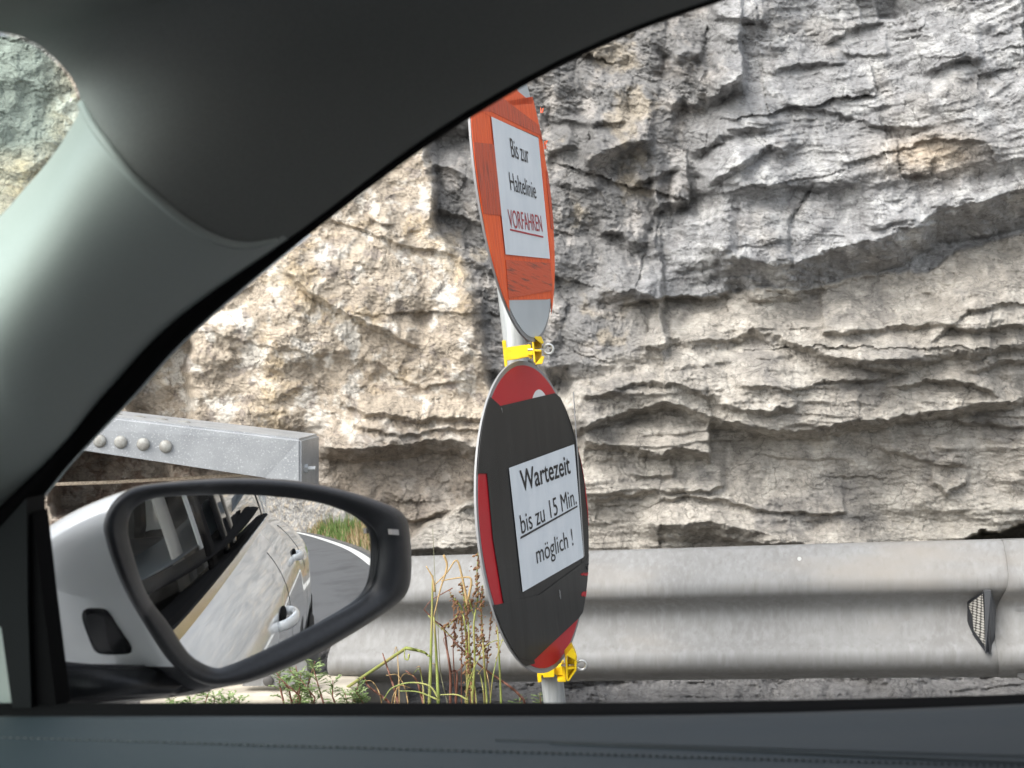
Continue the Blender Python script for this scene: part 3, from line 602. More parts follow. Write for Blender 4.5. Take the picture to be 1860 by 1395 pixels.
bm = bmesh.new(); f = caster(S2, .005); rnd = random.Random(8)
for px, py in ((990, 258), (993, 268), (982, 200)):
    p = f(px, py); tube(bm, [p + Vector((rnd.uniform(-.005, .005), rnd.uniform(-.006, .006), rnd.uniform(-.008, .008))) for _ in range(5)], [.0005, .0014, .001, .0014, .0005], 5); bm_obj('torn_tape', bm, orange, E2); bm = bmesh.new()
bm.free()

# post and clamps
PT = vary(mat('post_zinc', (.34, .35, .345), .55, .2), (.25, .26, .26), 45, 5, (3, 3, .25), .35, .65, bump=.4, bscale=60, rough=(.4, .65))
def post_at(py): return at(932 + (py - 600) * .112, py, 2.655)
top = post_at(30); bot = post_at(1250); dd = (bot - top).normalized(); end = bot + dd * ((bot.z + .1) / -dd.z)
bm = bmesh.new(); nn_ = 16
tube(bm, [top, bot, end], .0225, nn_); o = bm_obj('sign_post', bm, PT, None, smooth=True); tag(o, 'leaning galvanized round post carrying the two round signs', 'post')
def clamp(name, pts_band, pts_arm, wedge, ring, Yb, label):
    E_ = empty(name, at(*ring, Yb)); tag(E_, label, 'clamp', 'yellow sign clamps')
    bm = bmesh.new()
    for poly, Y1, th in pts_band: prism(bm, [at(a, b, Y1) for a, b in poly], (0, th, 0))
    bmesh.ops.bevel(bm, geom=list(bm.edges), offset=.001, segments=2, affect='EDGES'); bm_obj('clamp_band', bm, yellow, E_)
    bm = bmesh.new()
    for poly, Y1, th in pts_arm: prism(bm, [at(a, b, Y1) for a, b in poly], (0, th, 0))
    bmesh.ops.bevel(bm, geom=list(bm.edges), offset=.0007, segments=2, affect='EDGES'); bm_obj('clamp_jaw', bm, yellow, E_)
    bm = bmesh.new(); c0 = at(*ring, Yb); r = .0090
    tube(bm, [c0 + Vector((math.cos(a) * r, 0, math.sin(a) * r)) for a in np.linspace(R(205), R(205 + 330), 22)], .0026, 8)
    tube(bm, [c0 + Vector((-r, 0, -.001)), c0 + Vector((-r - .03, .004, -.001))], .0024, 8); bm_obj('eye_bolt', bm, mat('bolt_zinc', (.62, .62, .60), .3, .7), E_, smooth=True)
clamp('sign_clamp',
  [([(912, 618), (919, 618), (922, 667), (917, 668)], 2.55, .07), ([(919, 631), (948, 627), (948, 651), (921, 655)], 2.548, .02), ([(945, 627), (959, 626), (961, 648), (945, 651)], 2.545, .03), ([(958, 625), (964, 626), (967, 652), (961, 650)], 2.535, .04)],
  [([(966, 612), (969, 611), (973, 660), (970, 657)], 2.475, .05), ([(967, 611), (983, 611), (988, 623), (984, 625)], 2.47, .055), ([(970, 634), (984, 635), (983, 639), (970, 638)], 2.475, .05), ([(972, 662), (985, 646), (989, 648), (985, 661)], 2.47, .055), ([(968, 616), (984, 624), (984, 647), (973, 660)], 2.515, .012), ([(958, 632), (968, 632), (968, 645), (958, 645)], 2.52, .02)],
  None, (996, 634), 2.50, 'yellow plastic clamp with an eye bolt between the upper and the lower sign')
clamp('sign_clamp',
  [([(975, 1209), (983, 1211), (984, 1239), (977, 1240)], 2.60, .06), ([(982, 1213), (988, 1214), (988, 1227), (982, 1227)], 2.60, .05), ([(987, 1212), (1008, 1212), (1007, 1230), (987, 1231)], 2.585, .05), ([(1007, 1216), (1022, 1209), (1022, 1227), (1008, 1226)], 2.60, .03), ([(1021, 1208), (1026, 1208), (1028, 1238), (1023, 1239)], 2.58, .05), ([(1013, 1234), (1028, 1233), (1028, 1239), (1013, 1239)], 2.575, .05)],
  [([(1027, 1190), (1030, 1187), (1032, 1238), (1029, 1236)], 2.55, .05), ([(1028, 1190), (1040, 1176), (1048, 1191), (1044, 1199)], 2.545, .055), ([(1030, 1213), (1044, 1212), (1044, 1215), (1030, 1217)], 2.55, .05), ([(1031, 1238), (1045, 1218), (1044, 1199), (1031, 1190)], 2.59, .012), ([(1043, 1199), (1048, 1191), (1047, 1218), (1033, 1238), (1031, 1236), (1044, 1217)], 2.55, .03)],
  None, (1056, 1208), 2.57, 'yellow plastic clamp with an eye bolt under the lower sign')

# ------------------------------------------------------------------ plants in front of the rail
stem_g = vary(mat('stem_green', (.20, .25, .05), .6), (.30, .26, .09), 12, 3); stem_r = mat('stem_red', (.17, .07, .045), .65); straw = mat('straw', (.40, .27, .12), .75); seedm = vary(mat('seed_brown', (.16, .075, .04), .8), (.24, .13, .06), 60, 2)
leafg = vary(mat('leaf_green', (.13, .20, .06), .6), (.22, .28, .12), 30, 3)
def down(pts, Yp):
    """photo points top to bottom -> 3D stem continued to the ground"""
    P3 = [at(a, b, Yp + .012 * math.sin(a * .7 + b * .01)) for a, b in pts]; d = P3[-1] - P3[-2]
    d = d / max(-d.z, 1e-3); k = P3[-1].z + .01; P3.append(P3[-1] + Vector((d.x * k * .25, d.y * k * .2 + .02, -k))); return P3
def stems(name, lst, m, par, Yp, r0=.0022, ground=True):
    bm = bmesh.new()
    for pts in lst:
        pts = [tuple(x) for x in cr(pts, 5)]
        P3 = down(pts, Yp) if ground else [at(a, b, Yp) for a, b in pts]
        tube(bm, P3, list(np.linspace(r0 * .55, r0 * 1.25, len(P3))), 6)
    return bm_obj(name, bm, m, par, smooth=True)
def seeds(lst, par, Yp, seed, m=seedm):
    rnd = random.Random(seed)
    for pts, dens, spread in lst:
        bm = bmesh.new(); pts = cr(pts, 8)
        for k in range(int(dens)):
            i = rnd.uniform(0, len(pts) - 1.01); j = int(i); p = pts[j] + (pts[j + 1] - pts[j]) * (i - j)
            clus = math.sin(i * 3.1 + seed) * .5 + .6
            c0 = at(p[0] + rnd.gauss(0, spread * clus), p[1] + rnd.gauss(0, 2), Yp + rnd.uniform(-.01, .01))
            s = rnd.uniform(.0012, .0030); Mx = Matrix.Translation(c0) @ Matrix.Rotation(rnd.uniform(0, 3), 4, (rnd.random(), rnd.random(), 1)) @ Matrix.Diagonal((s, s * .8, s * 1.5, 1))
            bmesh.ops.create_icosphere(bm, subdivisions=1, radius=1, matrix=Mx)
        bm_obj('seed_head', bm, m, par)
D1 = empty('dock_plant', (-.02, 2.84, 0)); D1.location = at(860, 1680, 2.84); D1.location.z = 0
tag(D1, 'dry dock plant with brown seed rows left of the lower sign', 'plant')
stems('stem', [[(869, 1003), (866, 1050), (868, 1085), (861, 1130), (862, 1200), (858, 1272)], [(838, 1060), (850, 1130), (853, 1190), (858, 1272)], [(877, 1063), (874, 1100), (878, 1180), (884, 1272)], [(899, 1110), (904, 1150), (907, 1200), (910, 1272)], [(818, 1080), (838, 1105), (846, 1150), (848, 1190)]], stem_g, D1, 2.84)
stems('side_branch', [[(866, 1128), (858, 1110), (852, 1088)], [(862, 1190), (872, 1165), (876, 1140)], [(826, 1160), (800, 1140), (778, 1118)], [(802, 1145), (822, 1130), (830, 1118)]], stem_g, D1, 2.835, .0012, False)
seeds([([(871, 1000), (866, 1050), (868, 1085)], 90, 4.5), ([(838, 1060), (846, 1100), (852, 1160)], 80, 6), ([(877, 1063), (874, 1110), (878, 1180)], 80, 4), ([(852, 1150), (850, 1200), (852, 1260)], 110, 5), ([(899, 1110), (903, 1145), (906, 1190)], 40, 3), ([(866, 1140), (870, 1200)], 60, 6), ([(816, 1075), (832, 1100), (838, 1130)], 50, 5), ([(806, 1140), (832, 1122)], 40, 4), ([(880, 1160), (884, 1200)], 40, 6), ([(862, 1080), (848, 1110)], 50, 7)], D1, 2.84, 4)
rnd = random.Random(21); ex_ = []; sd_l = []
for k in range(5):
    x0 = rnd.uniform(825, 905); tp_ = rnd.uniform(1060, 1150); dx = rnd.uniform(-22, 14)
    pts = [(x0 + dx, tp_), (x0 + dx * .6, tp_ + 60), (x0 + dx * .2 + rnd.uniform(-5, 5), (tp_ + 1272) / 2), (x0, 1272)]; ex_.append(pts); sd_l.append((pts[:3], rnd.randint(30, 60), rnd.uniform(2.5, 5)))
stems('stem', ex_, stem_r, D1, 2.87, .0013); seeds(sd_l, D1, 2.87, 7)
D2 = empty('reed_grass', at(785, 1680, 2.8)); D2.location.z = 0; tag(D2, 'tall green grass stems with bent straw tops between mirror and lower sign', 'plant')
stems('stem', [[(786, 1045), (785, 1100), (783, 1180), (780, 1272)], [(788, 1120), (792, 1180), (796, 1272)], [(779, 1192), (768, 1184), (738, 1177)]], stem_g, D2, 2.8, .0032)
stems('dry_stem', [[(774, 1028), (786, 1050), (789, 1075)], [(790, 1062), (812, 1040), (830, 1018), (842, 1060), (849, 1100)], [(788, 1120), (800, 1070), (812, 1030), (806, 1008)], [(801, 1055), (838, 1049), (856, 1053), (850, 1090)], [(785, 1272), (800, 1230), (830, 1120), (856, 1105)]][:4], straw, D2, 2.79, .0022, False)
rnd = random.Random(31); bl_ = []
for k in range(14):
    x0 = rnd.uniform(690, 930); h_ = rnd.uniform(25, 120); dx = rnd.gauss(0, 28); bl_.append([(x0 + dx * 1.3, 1272 - h_ * rnd.uniform(.75, 1)), (x0 + dx * .6, 1272 - h_), (x0 + dx * .15, 1272 - h_ * .45), (x0, 1274)])
stems('grass_blade', bl_[:8], straw, D2, 2.83, .0011); stems('grass_blade', bl_[8:], stem_g, D2, 2.8, .0012)
stems('grass_blade', [[(696, 1272), (712, 1250), (745, 1240), (780, 1246), (796, 1268)], [(726, 1255), (760, 1257), (798, 1272)], [(800, 1262), (830, 1262), (850, 1272)], [(735, 1180), (735, 1195), (741, 1198), (743, 1188)]], vary(mat('blade', (.36, .36, .12), .6), (.2, .25, .06), 9, 3), D2, 2.78, .0018, False)
D3 = empty('dead_stalk', at(820, 1680, 2.86)); D3.location.z = 0; tag(D3, 'dark red leafless branching stalks leaning behind the green grass stems', 'plant')
stems('stem', [[(770, 1107), (790, 1128), (806, 1142), (812, 1180), (818, 1220), (818, 1272)], [(695, 1187), (706, 1220), (716, 1250), (722, 1272)], [(806, 1142), (840, 1180), (880, 1215), (930, 1250), (952, 1272)], [(662, 1230), (668, 1245), (690, 1262), (704, 1273)], [(737, 1218), (756, 1235), (768, 1272)], [(818, 1220), (830, 1222), (828, 1272)]], stem_r, D3, 2.86, .0025)
stems('twig', [[(770, 1107), (784, 1090), (815, 1072), (822, 1068)], [(812, 1180), (806, 1160), (822, 1150), (830, 1125)], [(818, 1225), (836, 1215), (850, 1198)]], stem_r, D3, 2.855, .0012, False)
D4 = empty('rush_stem', at(800, 1680, 2.9)); D4.location.z = 0; tag(D4, 'hair-thin straight grass stalk rising above the guardrail beside the mirror', 'plant')
stems('stem', [[(786, 960), (790, 1050), (795, 1130), (800, 1220), (812, 1272)]], mat('thin_stem', (.16, .16, .09), .7), D4, 2.88, .0010)
def mugwort(cpx, cpy, n, seed, Yp, label, spread, hgt):
    E_ = empty('mugwort_shrub', at(cpx, 1680, Yp)); E_.location.z = 0; tag(E_, label, 'shrub', 'mugwort by the road'); rnd = random.Random(seed)
    bs = bmesh.new(); bl = bmesh.new()
    for k in range(n):
        bx = cpx + rnd.uniform(-.6, .6) * spread; base = Vector(at(bx, cpy + 40, Yp)); base.y += rnd.uniform(-.05, .05)
        tip = at(bx + rnd.gauss(0, spread * .35), cpy - rnd.uniform(.2, 1) * hgt, Yp); tip.y = base.y + rnd.uniform(-.05, .05)
        mid = (base + tip) / 2 + Vector((rnd.gauss(0, .012), 0, 0)); root = Vector((base.x * .98, base.y, -.01)); pts = [root, base, mid, tip]; tube(bs, pts, [.003, .0025, .0018, .0008], 5)
        for q in range(34):
            f = rnd.random() ** .8; p = base.lerp(mid, f * 2) if f < .5 else mid.lerp(tip, f * 2 - 1)
            a = rnd.uniform(0, 6.28); d = Vector((math.cos(a), math.sin(a) * .8, rnd.uniform(.0, .9))).normalized(); L = rnd.uniform(.014, .034)
            sd_ = d.cross(Vector((0, 0, 1))).normalized()
            for lob, (o_, ang) in enumerate(((0, 0), (.35, .7), (.35, -.7), (.65, .6), (.65, -.6))):
                o0 = p + d * L * o_; dd_ = (d * math.cos(ang) + sd_ * math.sin(ang)); ll = L * (1 - o_) * (.9 if lob == 0 else .62); w = L * .085
                s2 = dd_.cross(Vector((rnd.uniform(-.4, .4), rnd.uniform(-.4, .4), 1))).normalized()
                vs = [bl.verts.new(x) for x in (o0, o0 + dd_ * ll * .5 + s2 * w, o0 + dd_ * ll + Vector((0, 0, -.1 * ll)), o0 + dd_ * ll * .5 - s2 * w)]; bl.faces.new(vs)
    bm_obj('stem', bs, stem_r, E_, smooth=True); bm_obj('leaves', bl, leafg, E_)
mugwort(560, 1250, 9, 3, 2.70, 'green mugwort shrub with feathery leaves under the right half of the door mirror', 90, 62)
mugwort(625, 1262, 5, 9, 2.75, 'small tuft of mugwort at the right of the larger shrub under the mirror', 34, 34)
mugwort(360, 1278, 8, 12, 2.74, 'low mugwort sprouts just above the window sill under the left half of the mirror', 120, 22)
mugwort(950, 1290, 3, 15, 2.9, 'sparse weed leaves low between grass stems and sign post', 50, 22)

# ------------------------------------------------------------------ THE CAR
CAR = empty('car', (1.0, -.1, 0)); tag(CAR, 'white car with dark pillar trim, door panel and door mirror in the foreground', 'car')
pillar_m = vary(mat('pillar_trim', (.36, .395, .38), .42), (.35, .385, .37), 500, 2)
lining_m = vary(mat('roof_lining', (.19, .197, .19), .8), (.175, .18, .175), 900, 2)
head_m = pillar_m
trim_m = vary(mat('door_trim', (.016, .026, .033), .55), (.014, .023, .030), 500, 3, bump=.15, bscale=900, bdist=.0006)
dark_m = mat('dark_interior', (.02, .02, .022), .8)
# window edge (outer), gasket inner edge and windscreen edge of the front pillar and roof lining
Bc = [(-420, 1420), (0, 985), (130, 835), (230, 728), (350, 600), (560, 424), (800, 246), (1050, 102), (1310, 0), (1700, -105), (2300, -210), (3200, -330)]
Wc = [(-420, 860), (0, 403), (60, 334), (110, 274), (140, 222), (146, 192), (136, 152), (105, 112), (60, 76), (0, 58), (-140, 40), (-330, 15)]
Gc = [(-440, 1330), (0, 922), (112, 812), (200, 707), (325, 578), (548, 418), (792, 239), (1046, 96), (1308, -5), (1700, -111), (2300, -216), (3200, -336)]
YB = [.66, .655, .65, .645, .635, .62, .60, .59, .58, .57, .56, .55]
YW = [.70, .66, .64, .62, .60, .585, .57, .555, .54, .52, .46, .40]
nsp = 20
B3 = [at(p[0], p[1], y[0]) for p, y in zip(cr(Bc, nsp), cr([(a,) for a in YB], nsp))]
W3 = [at(p[0], p[1], y[0]) for p, y in zip(cr(Wc, nsp), cr([(a,) for a in YW], nsp))]
G3 = [at(p[0], p[1], y[0] - .006) for p, y in zip(cr(Gc, nsp), cr([(a,) for a in YB], nsp))]
NS = 56; vs = []; fs = []
for i in range(len(B3)):
    w = W3[i]; g_ = G3[i]; fr_i = i / (len(B3) - 1); bul = .075 * (1 - .55 * fr_i)
    for k in range(NS + 1):
        s = k / NS; p = w.lerp(g_, s); p = p.copy()
        prof_ = math.sin(math.pi * min(1, s * 1.0)) ** .75
        # seam: shallow bead running across near the top of the pillar trim
        d = Vector((0, -1, 0)); p += d * bul * prof_
        vs.append(p)
for i in range(len(B3) - 1):
    for k in range(NS): a = i * (NS + 1) + k; fs.append((a, a + 1, a + NS + 2, a + NS + 1))
seam_px = [(150, 190), (168, 225), (200, 268), (240, 318), (290, 365), (345, 408), (400, 436), (450, 444), (500, 436), (560, 415)]
def above(f_):
    p = sum((vs[i] for i in f_), Vector()) / len(f_); px = 930 + F * p.x / p.y; py = 697.5 - F * (p.z - CZ) / p.y
    if px < 150: return py < 190
    return py < np.interp(px, [a for a, b in seam_px], [b for a, b in seam_px]) or px > 560
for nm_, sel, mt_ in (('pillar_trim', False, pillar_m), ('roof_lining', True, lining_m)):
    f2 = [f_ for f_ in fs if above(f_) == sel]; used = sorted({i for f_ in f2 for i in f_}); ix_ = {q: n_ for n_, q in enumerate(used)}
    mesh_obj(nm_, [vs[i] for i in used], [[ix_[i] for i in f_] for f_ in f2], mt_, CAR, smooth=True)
# seam bead following the traced line, laid on the trim surface
bvh = BVHTree.FromPolygons([tuple(v_) for v_ in vs], fs)
def on(px, py, tree, off=.0):
    d = Vector(ray(px, py)); h = tree.ray_cast(Vector((0, 0, CZ)), d); return (h[0] - d.normalized() * off) if h[0] else None
bm = bmesh.new(); sp = [p for p in (on(a, b, bvh, -.0006) for a, b in cr(seam_px[:-1], 8)) if p]
tube(bm, sp, .0024, 8); bm_obj('trim_seam', bm, pillar_m, CAR, smooth=True)
# black rubber gasket between trim and glass
vs = []; fs = []
for i in range(len(B3)):
    a, b = G3[i], B3[i]
    for k in range(7):
        s = k / 6; p = a.lerp(b, s) + Vector((0, -.30 * (a - b).length * math.sin(math.pi * s), 0)); vs.append(p)
for i in range(len(B3) - 1):
    for k in range(6): a = i * 7 + k; fs.append((a, a + 1, a + 8, a + 7))
gk = mesh_obj('window_gasket', vs, fs, rubber, CAR, smooth=True); sm = gk.modifiers.new('solid', 'SOLIDIFY'); sm.thickness = .0015; sm.offset = 0
# outer skin of the pillar and roof edge
vs = []; fs = []
for i in range(len(B3)):
    b = B3[i]; w = W3[i]; vs += [b + Vector((0, .008, 0)), b + Vector((-.012, .026, .012)), b.lerp(w, .55) + Vector((-.01, .05, .015)), b.lerp(w, .9) + Vector((0, .03, .0)), w + (Vector((.004, .004, -.002)) if i < 6.5 * nsp else Vector((-.004, .004, .002)))]
for i in range(len(B3) - 1):
    for k in range(4 if i < 5 * nsp else 0): a = i * 5 + k; fs.append((a, a + 5, a + 6, a + 1))
mesh_obj('pillar_outer', vs, fs, paint, CAR, smooth=True)
# windscreen
ws = [W3[i] + Vector((-.002, .004, 0)) for i in range(0, len(W3), 5)]
left = [p + Vector((-.25 - .5 * (1.3 - p.z), -.55, -.0)) for p in ws]
vs = ws + left; n = len(ws); fs = [(i, i + 1, n + i + 1, n + i) for i in range(n - 1)]
mesh_obj('windscreen', vs, fs, glass_wind, CAR, smooth=True)
# roof, floor, far side, rear
bm = bmesh.new(); prism(bm, [at(a_, b_, .60) for a_, b_ in ((-260, 30), (-100, 36), (0, 46), (60, 60), (105, 92), (200, 120), (500, 60), (500, -70), (-260, -70))], (0, .012, 0)); bm_obj('roof_header', bm, lining_m, CAR)
bm = bmesh.new(); box(bm, (1.15, -.22, 1.435), (2.9, 1.54, .03), bev=.01); bm_obj('roof', bm, paint, CAR)
bm = bmesh.new(); box(bm, (1.15, -.22, 1.411), (2.86, 1.50, .012)); bm_obj('headliner', bm, mat('headliner', (.16, .165, .16), .9), CAR)
bm = bmesh.new(); box(bm, (.9, -.12, .27), (4.0, 1.5, .06)); bm_obj('floor_pan', bm, dark_m, CAR)
bm = bmesh.new(); box(bm, (.9, -.98, .62), (4.6, .10, .72), bev=.02); bm_obj('far_side', bm, paint, CAR)
bm = bmesh.new(); box(bm, (2.62, -.15, .80), (.10, 1.3, .9), bev=.02); bm_obj('tailgate', bm, paint, CAR)
bm = bmesh.new(); prism(bm, [(-.5, .60, .80), (-1.2, .60, .84), (-1.2, -.9, .84), (-.5, -.9, .80)], (0, 0, .05)); bm_obj('dashboard', bm, dark_m, CAR)
for x in (.95, 1.9):
    bm = bmesh.new(); prism(bm, [(x, -.93, .95), (x + .1, -.93, .95), (x + .06, -.88, 1.42), (x - .02, -.88, 1.42)], (0, -.03, 0)); bm_obj('far_pillar', bm, dark_m, CAR)
for x0, x1 in ((-.1, .9), (1.1, 1.85), (2.05, 2.6)):
    mesh_obj('far_window', [(x0, -.95, .96), (x1, -.95, .96), (x1 - .04, -.90, 1.42), (x0 - (.0 if x0 > 0 else -.3), -.90, 1.42)], [(0, 1, 2, 3)], glass_tint, CAR)  # unseen far panes, added with a dark tint to dim the cabin
def seat(x, y):
    E_ = bmesh.new(); box(E_, (x - .02, y, .50), (.52, .48, .16), bev=.05); box(E_, (x + .28, y, .78), (.14, .46, .56), Matrix.Rotation(R(14), 3, 'Y'), bev=.05)
    o = bm_obj('seat', E_, dark_m, CAR, smooth=True)
    h = bmesh.new(); box(h, (x + .36, y, 1.13), (.10, .27, .17), bev=.035); tube(h, [(x + .35, y - .06, 1.0), (x + .36, y - .06, 1.1)], .007); tube(h, [(x + .35, y + .06, 1.0), (x + .36, y + .06, 1.1)], .007)
    bm_obj('headrest', h, dark_m, o)
seat(.45, .28); seat(.45, -.5); seat(1.45, .3); seat(1.45, -.5)
# door panel at the bottom of the picture
def zpy(py, Yv): return CZ - (py - 697.5) / F * Yv
prf = [(.612, zpy(1303, .612)), (.606, zpy(1306, .606)), (.598, zpy(1313, .598) + .0005), (.585, zpy(1331, .585)), (.568, zpy(1352, .568)), (.55, zpy(1378, .55)), (.53, zpy(1412, .53)), (.50, zpy(1475, .50)), (.47, .96), (.46, .90), (.47, .80), (.48, .3)]
def extr(name, prf, x0, x1, m, par, n=40, tiltf=0.0, sm_=True):
    vs = []; fs = []; k = len(prf)
    for i in range(n + 1):
        x = x0 + (x1 - x0) * i / n
        for (y, z) in prf: vs.append((x, y, z + tiltf * max(0, x) ** 2))
    for i in range(n):
        for q in range(k - 1): a = i * k + q; fs.append((a, a + 1, a + k + 1, a + k))
    o = mesh_obj(name, vs, fs, m, par, smooth=sm_); s_ = o.modifiers.new('solid', 'SOLIDIFY'); s_.thickness = .0012; s_.offset = 0; return o
extr('door_panel', prf, -.75, 1.1, trim_m, CAR, tiltf=.10)
extr('window_seal', [(.650, zpy(1281, .65)), (.640, zpy(1279, .64)), (.632, zpy(1282, .632)), (.626, zpy(1292, .626)), (.620, zpy(1289, .62)), (.612, zpy(1302, .612)), (.608, zpy(1318, .608))], -.34, 1.1, rubber, CAR, tiltf=.07)
def door_pt(x, py, Yv): return Vector((x, Yv, zpy(py, Yv) + .10 * max(0, x) ** 2))
dp = bpy.data.objects['door_panel']; dvh = BVHTree.FromPolygons([v_.co[:] for v_ in dp.data.vertices], [p.vertices[:] for p in dp.data.polygons])
Minv = dp.matrix_parent_inverse  # identity transform overall
thread = mat('thread', (.011, .017, .022), .7)
bm = bmesh.new()
for l0, l1 in (((-60, 1338), (1960, 1394)), ((900, 1344), (1960, 1376))):
    for k in range(160):
        a = l0[0] + (l1[0] - l0[0]) * k / 160; yy = l0[1] + (l1[1] - l0[1]) * k / 160; p = on(a, yy, dvh, .0032); q = on(a + (l1[0] - l0[0]) / 160 * .62, yy + (l1[1] - l0[1]) / 160 * .62, dvh, .0032)
        if p and q: tube(bm, [p, q], .00045, 5)
bm_obj('stitching', bm, thread, CAR)
bm = bmesh.new(); pts_ = [p for p in (on(a, 1352 + (a - 1060) * .042, dvh, .0027) for a in range(1000, 2000, 40)) if p]; tube(bm, pts_, .0007, 5); bm_obj('panel_seam', bm, thread, CAR)
# front corner: dark strips where mirror foot meets the pillar
sail_g = mat('sail_grey', (.008, .009, .010), .7, spec=.1)
bm = bmesh.new(); prism(bm, [at(44, 948, .632), at(60, 930, .632), at(78, 1090, .632), at(103, 1290, .632), at(56, 1292, .632), at(50, 1100, .632)], (0, .02, 0)); bm_obj('corner_divider', bm, rubber, CAR)
bm = bmesh.new(); prism(bm, [at(-60, 1010, .628), at(0, 958, .628), at(48, 905, .628), at(50, 1100, .628), at(57, 1300, .628), at(24, 1300, .628), at(2, 1140, .628), at(-60, 1100, .628)], (0, .025, 0)); bm_obj('corner_panel', bm, sail_g, CAR)
bm = bmesh.new(); prism(bm, [at(-80, 1090, .66), at(4, 1130, .66), at(28, 1310, .66), at(-80, 1330, .66)], (0, .02, 0)); bm_obj('corner_panel', bm, pillar_m, CAR)  # pale panel standing in for the bright outside view through the windscreen
# side glass
gb = [at(60, 1300, .652)] + [at(2400, 1300, .652)]; vs = [B3[i] + Vector((0, .004, 0)) for i in range(16, len(B3), 8)]
tp = vs[:]; m_ = len(tp); low_ = [Vector((p.x, .650, 1.0)) for p in tp]; fs = [(i, i + 1, m_ + i + 1, m_ + i) for i in range(m_ - 1)]
mesh_obj('side_window', tp + low_, fs, glass_front, CAR, smooth=True)

# body side seen in the mirror
xs_ = [-1.9, -1.2, -.6, .14, .5, 1.1, 1.6, 2.1, 2.6, 3.0, 3.3]
def yb(x): return float(np.interp(x, [-1.9, -.6, .14, .5, 1.6, 2.6, 3.0, 3.3], [.60, .69, .668, .655, .60, .51, .44, .30]))
def zb(x): return float(np.interp(x, [-1.9, -.6, .14, .5, 1.6, 2.6, 3.3], [.84, .93, .975, 1.003, 1.062, 1.07, 1.04]))
def ym(x): return float(np.interp(x, [-1.9, -1.5, .87, 1.75, 2.2, 2.5, 2.9, 3.1, 3.3], [.66, .74, .745, .735, .75, .74, .69, .60, .42]))
def side_y(x, z):
    b = zb(x)
    if z >= b: return yb(x) - (z - b) * .30
    q = (b - z) / (b - .85)
    if q < 1: return yb(x) + (ym(x) - yb(x)) * max(0.0, math.sin(q * math.pi / 2)) ** .8
    return ym(x) + .012 * math.sin(min(1, (q - 1) / 1.3) * math.pi) - max(0, (.5 - z)) * .12
xs = np.arange(-1.9, 3.301, .05); vs = []; fs = []
for x in xs:
    b = zb(x)
    for k in range(26): z = b - (b - .26) * k / 25; vs.append((x, side_y(x, z), z))
for i in range(len(xs) - 1):
    for k in range(25): a = i * 26 + k; fs.append((a, a + 26, a + 27, a + 1))
bs_ = mesh_obj('body_side', vs, fs, paint, CAR, smooth=True); bs_.modifiers.new('s', 'SUBSURF').levels = 1; bs_.modifiers['s'].render_levels = 1
MR = 1.4
def mirror_setup(px0, py0, Yv, r0):
    P_ = at(px0, py0, Yv); d = Vector(ray(px0, py0)).normalized(); n = (Vector(r0).normalized() - d).normalized(); return P_, n, P_ - n * MR
MP, MN, MC = mirror_setup(558, 930, .84, (1, -.04, -.012))
def glass_hit(px, py):
    d = Vector(ray(px, py)).normalized(); o = Vector((0, 0, CZ)); oc = o - MC; b = d.dot(oc); t = -b - math.sqrt(b * b - oc.dot(oc) + MR * MR); P_ = o + d * t; n = (P_ - MC) / MR; return P_, n, d - n * 2 * d.dot(n)
def cast_side(px, py, extra=0.0):
    p, n, r = glass_hit(px, py); t = .05
    while t < 6:
        q = p + r * t
        if q.y < side_y(q.x, q.z) + extra: return q
        t += .003
    return p + r * 3
# greenhouse: pillars and dark panes on the side glass surface
def gy(x, z): return side_y(x, max(z, zb(x) + .0))
def gh_strip(name, x0b, x1b, x0t, x1t, m, off=.0, z1=1.40, nz=8):
    vs = []; fs = []; nx = max(1, int((x1b - x0b) / .08))
    for k in range(nz + 1):
        f = k / nz
        for j in range(nx + 1):
            g_ = j / nx; x = (x0b + (x1b - x0b) * g_) * (1 - f) + (x0t + (x1t - x0t) * g_) * f
            z = zb(x) - .01 + (z1 - zb(x)) * f; vs.append((x, gy(x, z) + off, z))
    for k in range(nz):
        for j in range(nx): a = k * (nx + 1) + j; fs.append((a, a + 1, a + nx + 2, a + nx + 1))
    o = mesh_obj(name, vs, fs, m, CAR, smooth=True); s_ = o.modifiers.new('s', 'SOLIDIFY'); s_.thickness = .004; s_.offset = 0; return o
gh_strip('pillar_trim_middle', .385, .45, .36, .42, mat('light_trim', (.36, .35, .33), .6), -.045)
gh_strip('door_frame', .45, .52, .43, .50, rubber, -.004)
gh_strip('middle_pillar', .525, .625, .505, .60, paint, -.03)
gh_strip('door_frame', .63, .76, .61, .74, gloss_black, -.004)
gh_strip('rear_window', .76, 1.72, .74, 1.45, glass_dark, -.006)
gh_strip('door_frame', 1.70, 1.76, 1.43, 1.49, gloss_black, -.004)
gh_strip('quarter_window', 1.76, 2.1, 1.49, 1.75, glass_dark, -.006)
gh_strip('rear_pillar', 2.1, 2.9, 1.75, 2.5, paint, -.004)
def along(name, x0, x1, dz0, dz1, out, m, n=40):
    vs = []; fs = []
    for i in range(n + 1):
        x = x0 + (x1 - x0) * i / n; b = zb(x); ya = side_y(x, b); vs += [(x, ya - .02, b + dz1), (x, ya + out, b + dz1), (x, ya + out + .004, b + dz0), (x, side_y(x, b + dz0) - .01, b + dz0)]
    for i in range(n):
        for k in range(3): a = 4 * i + k; fs.append((a, a + 1, a + 5, a + 4))
    return mesh_obj(name, vs, fs, m, CAR, smooth=False)
along('belt_seal', -.3, 2.05, .002, .009, .003, rubber)
along('chrome_strip', -.3, 2.2, -.020, .002, .012, chrome)
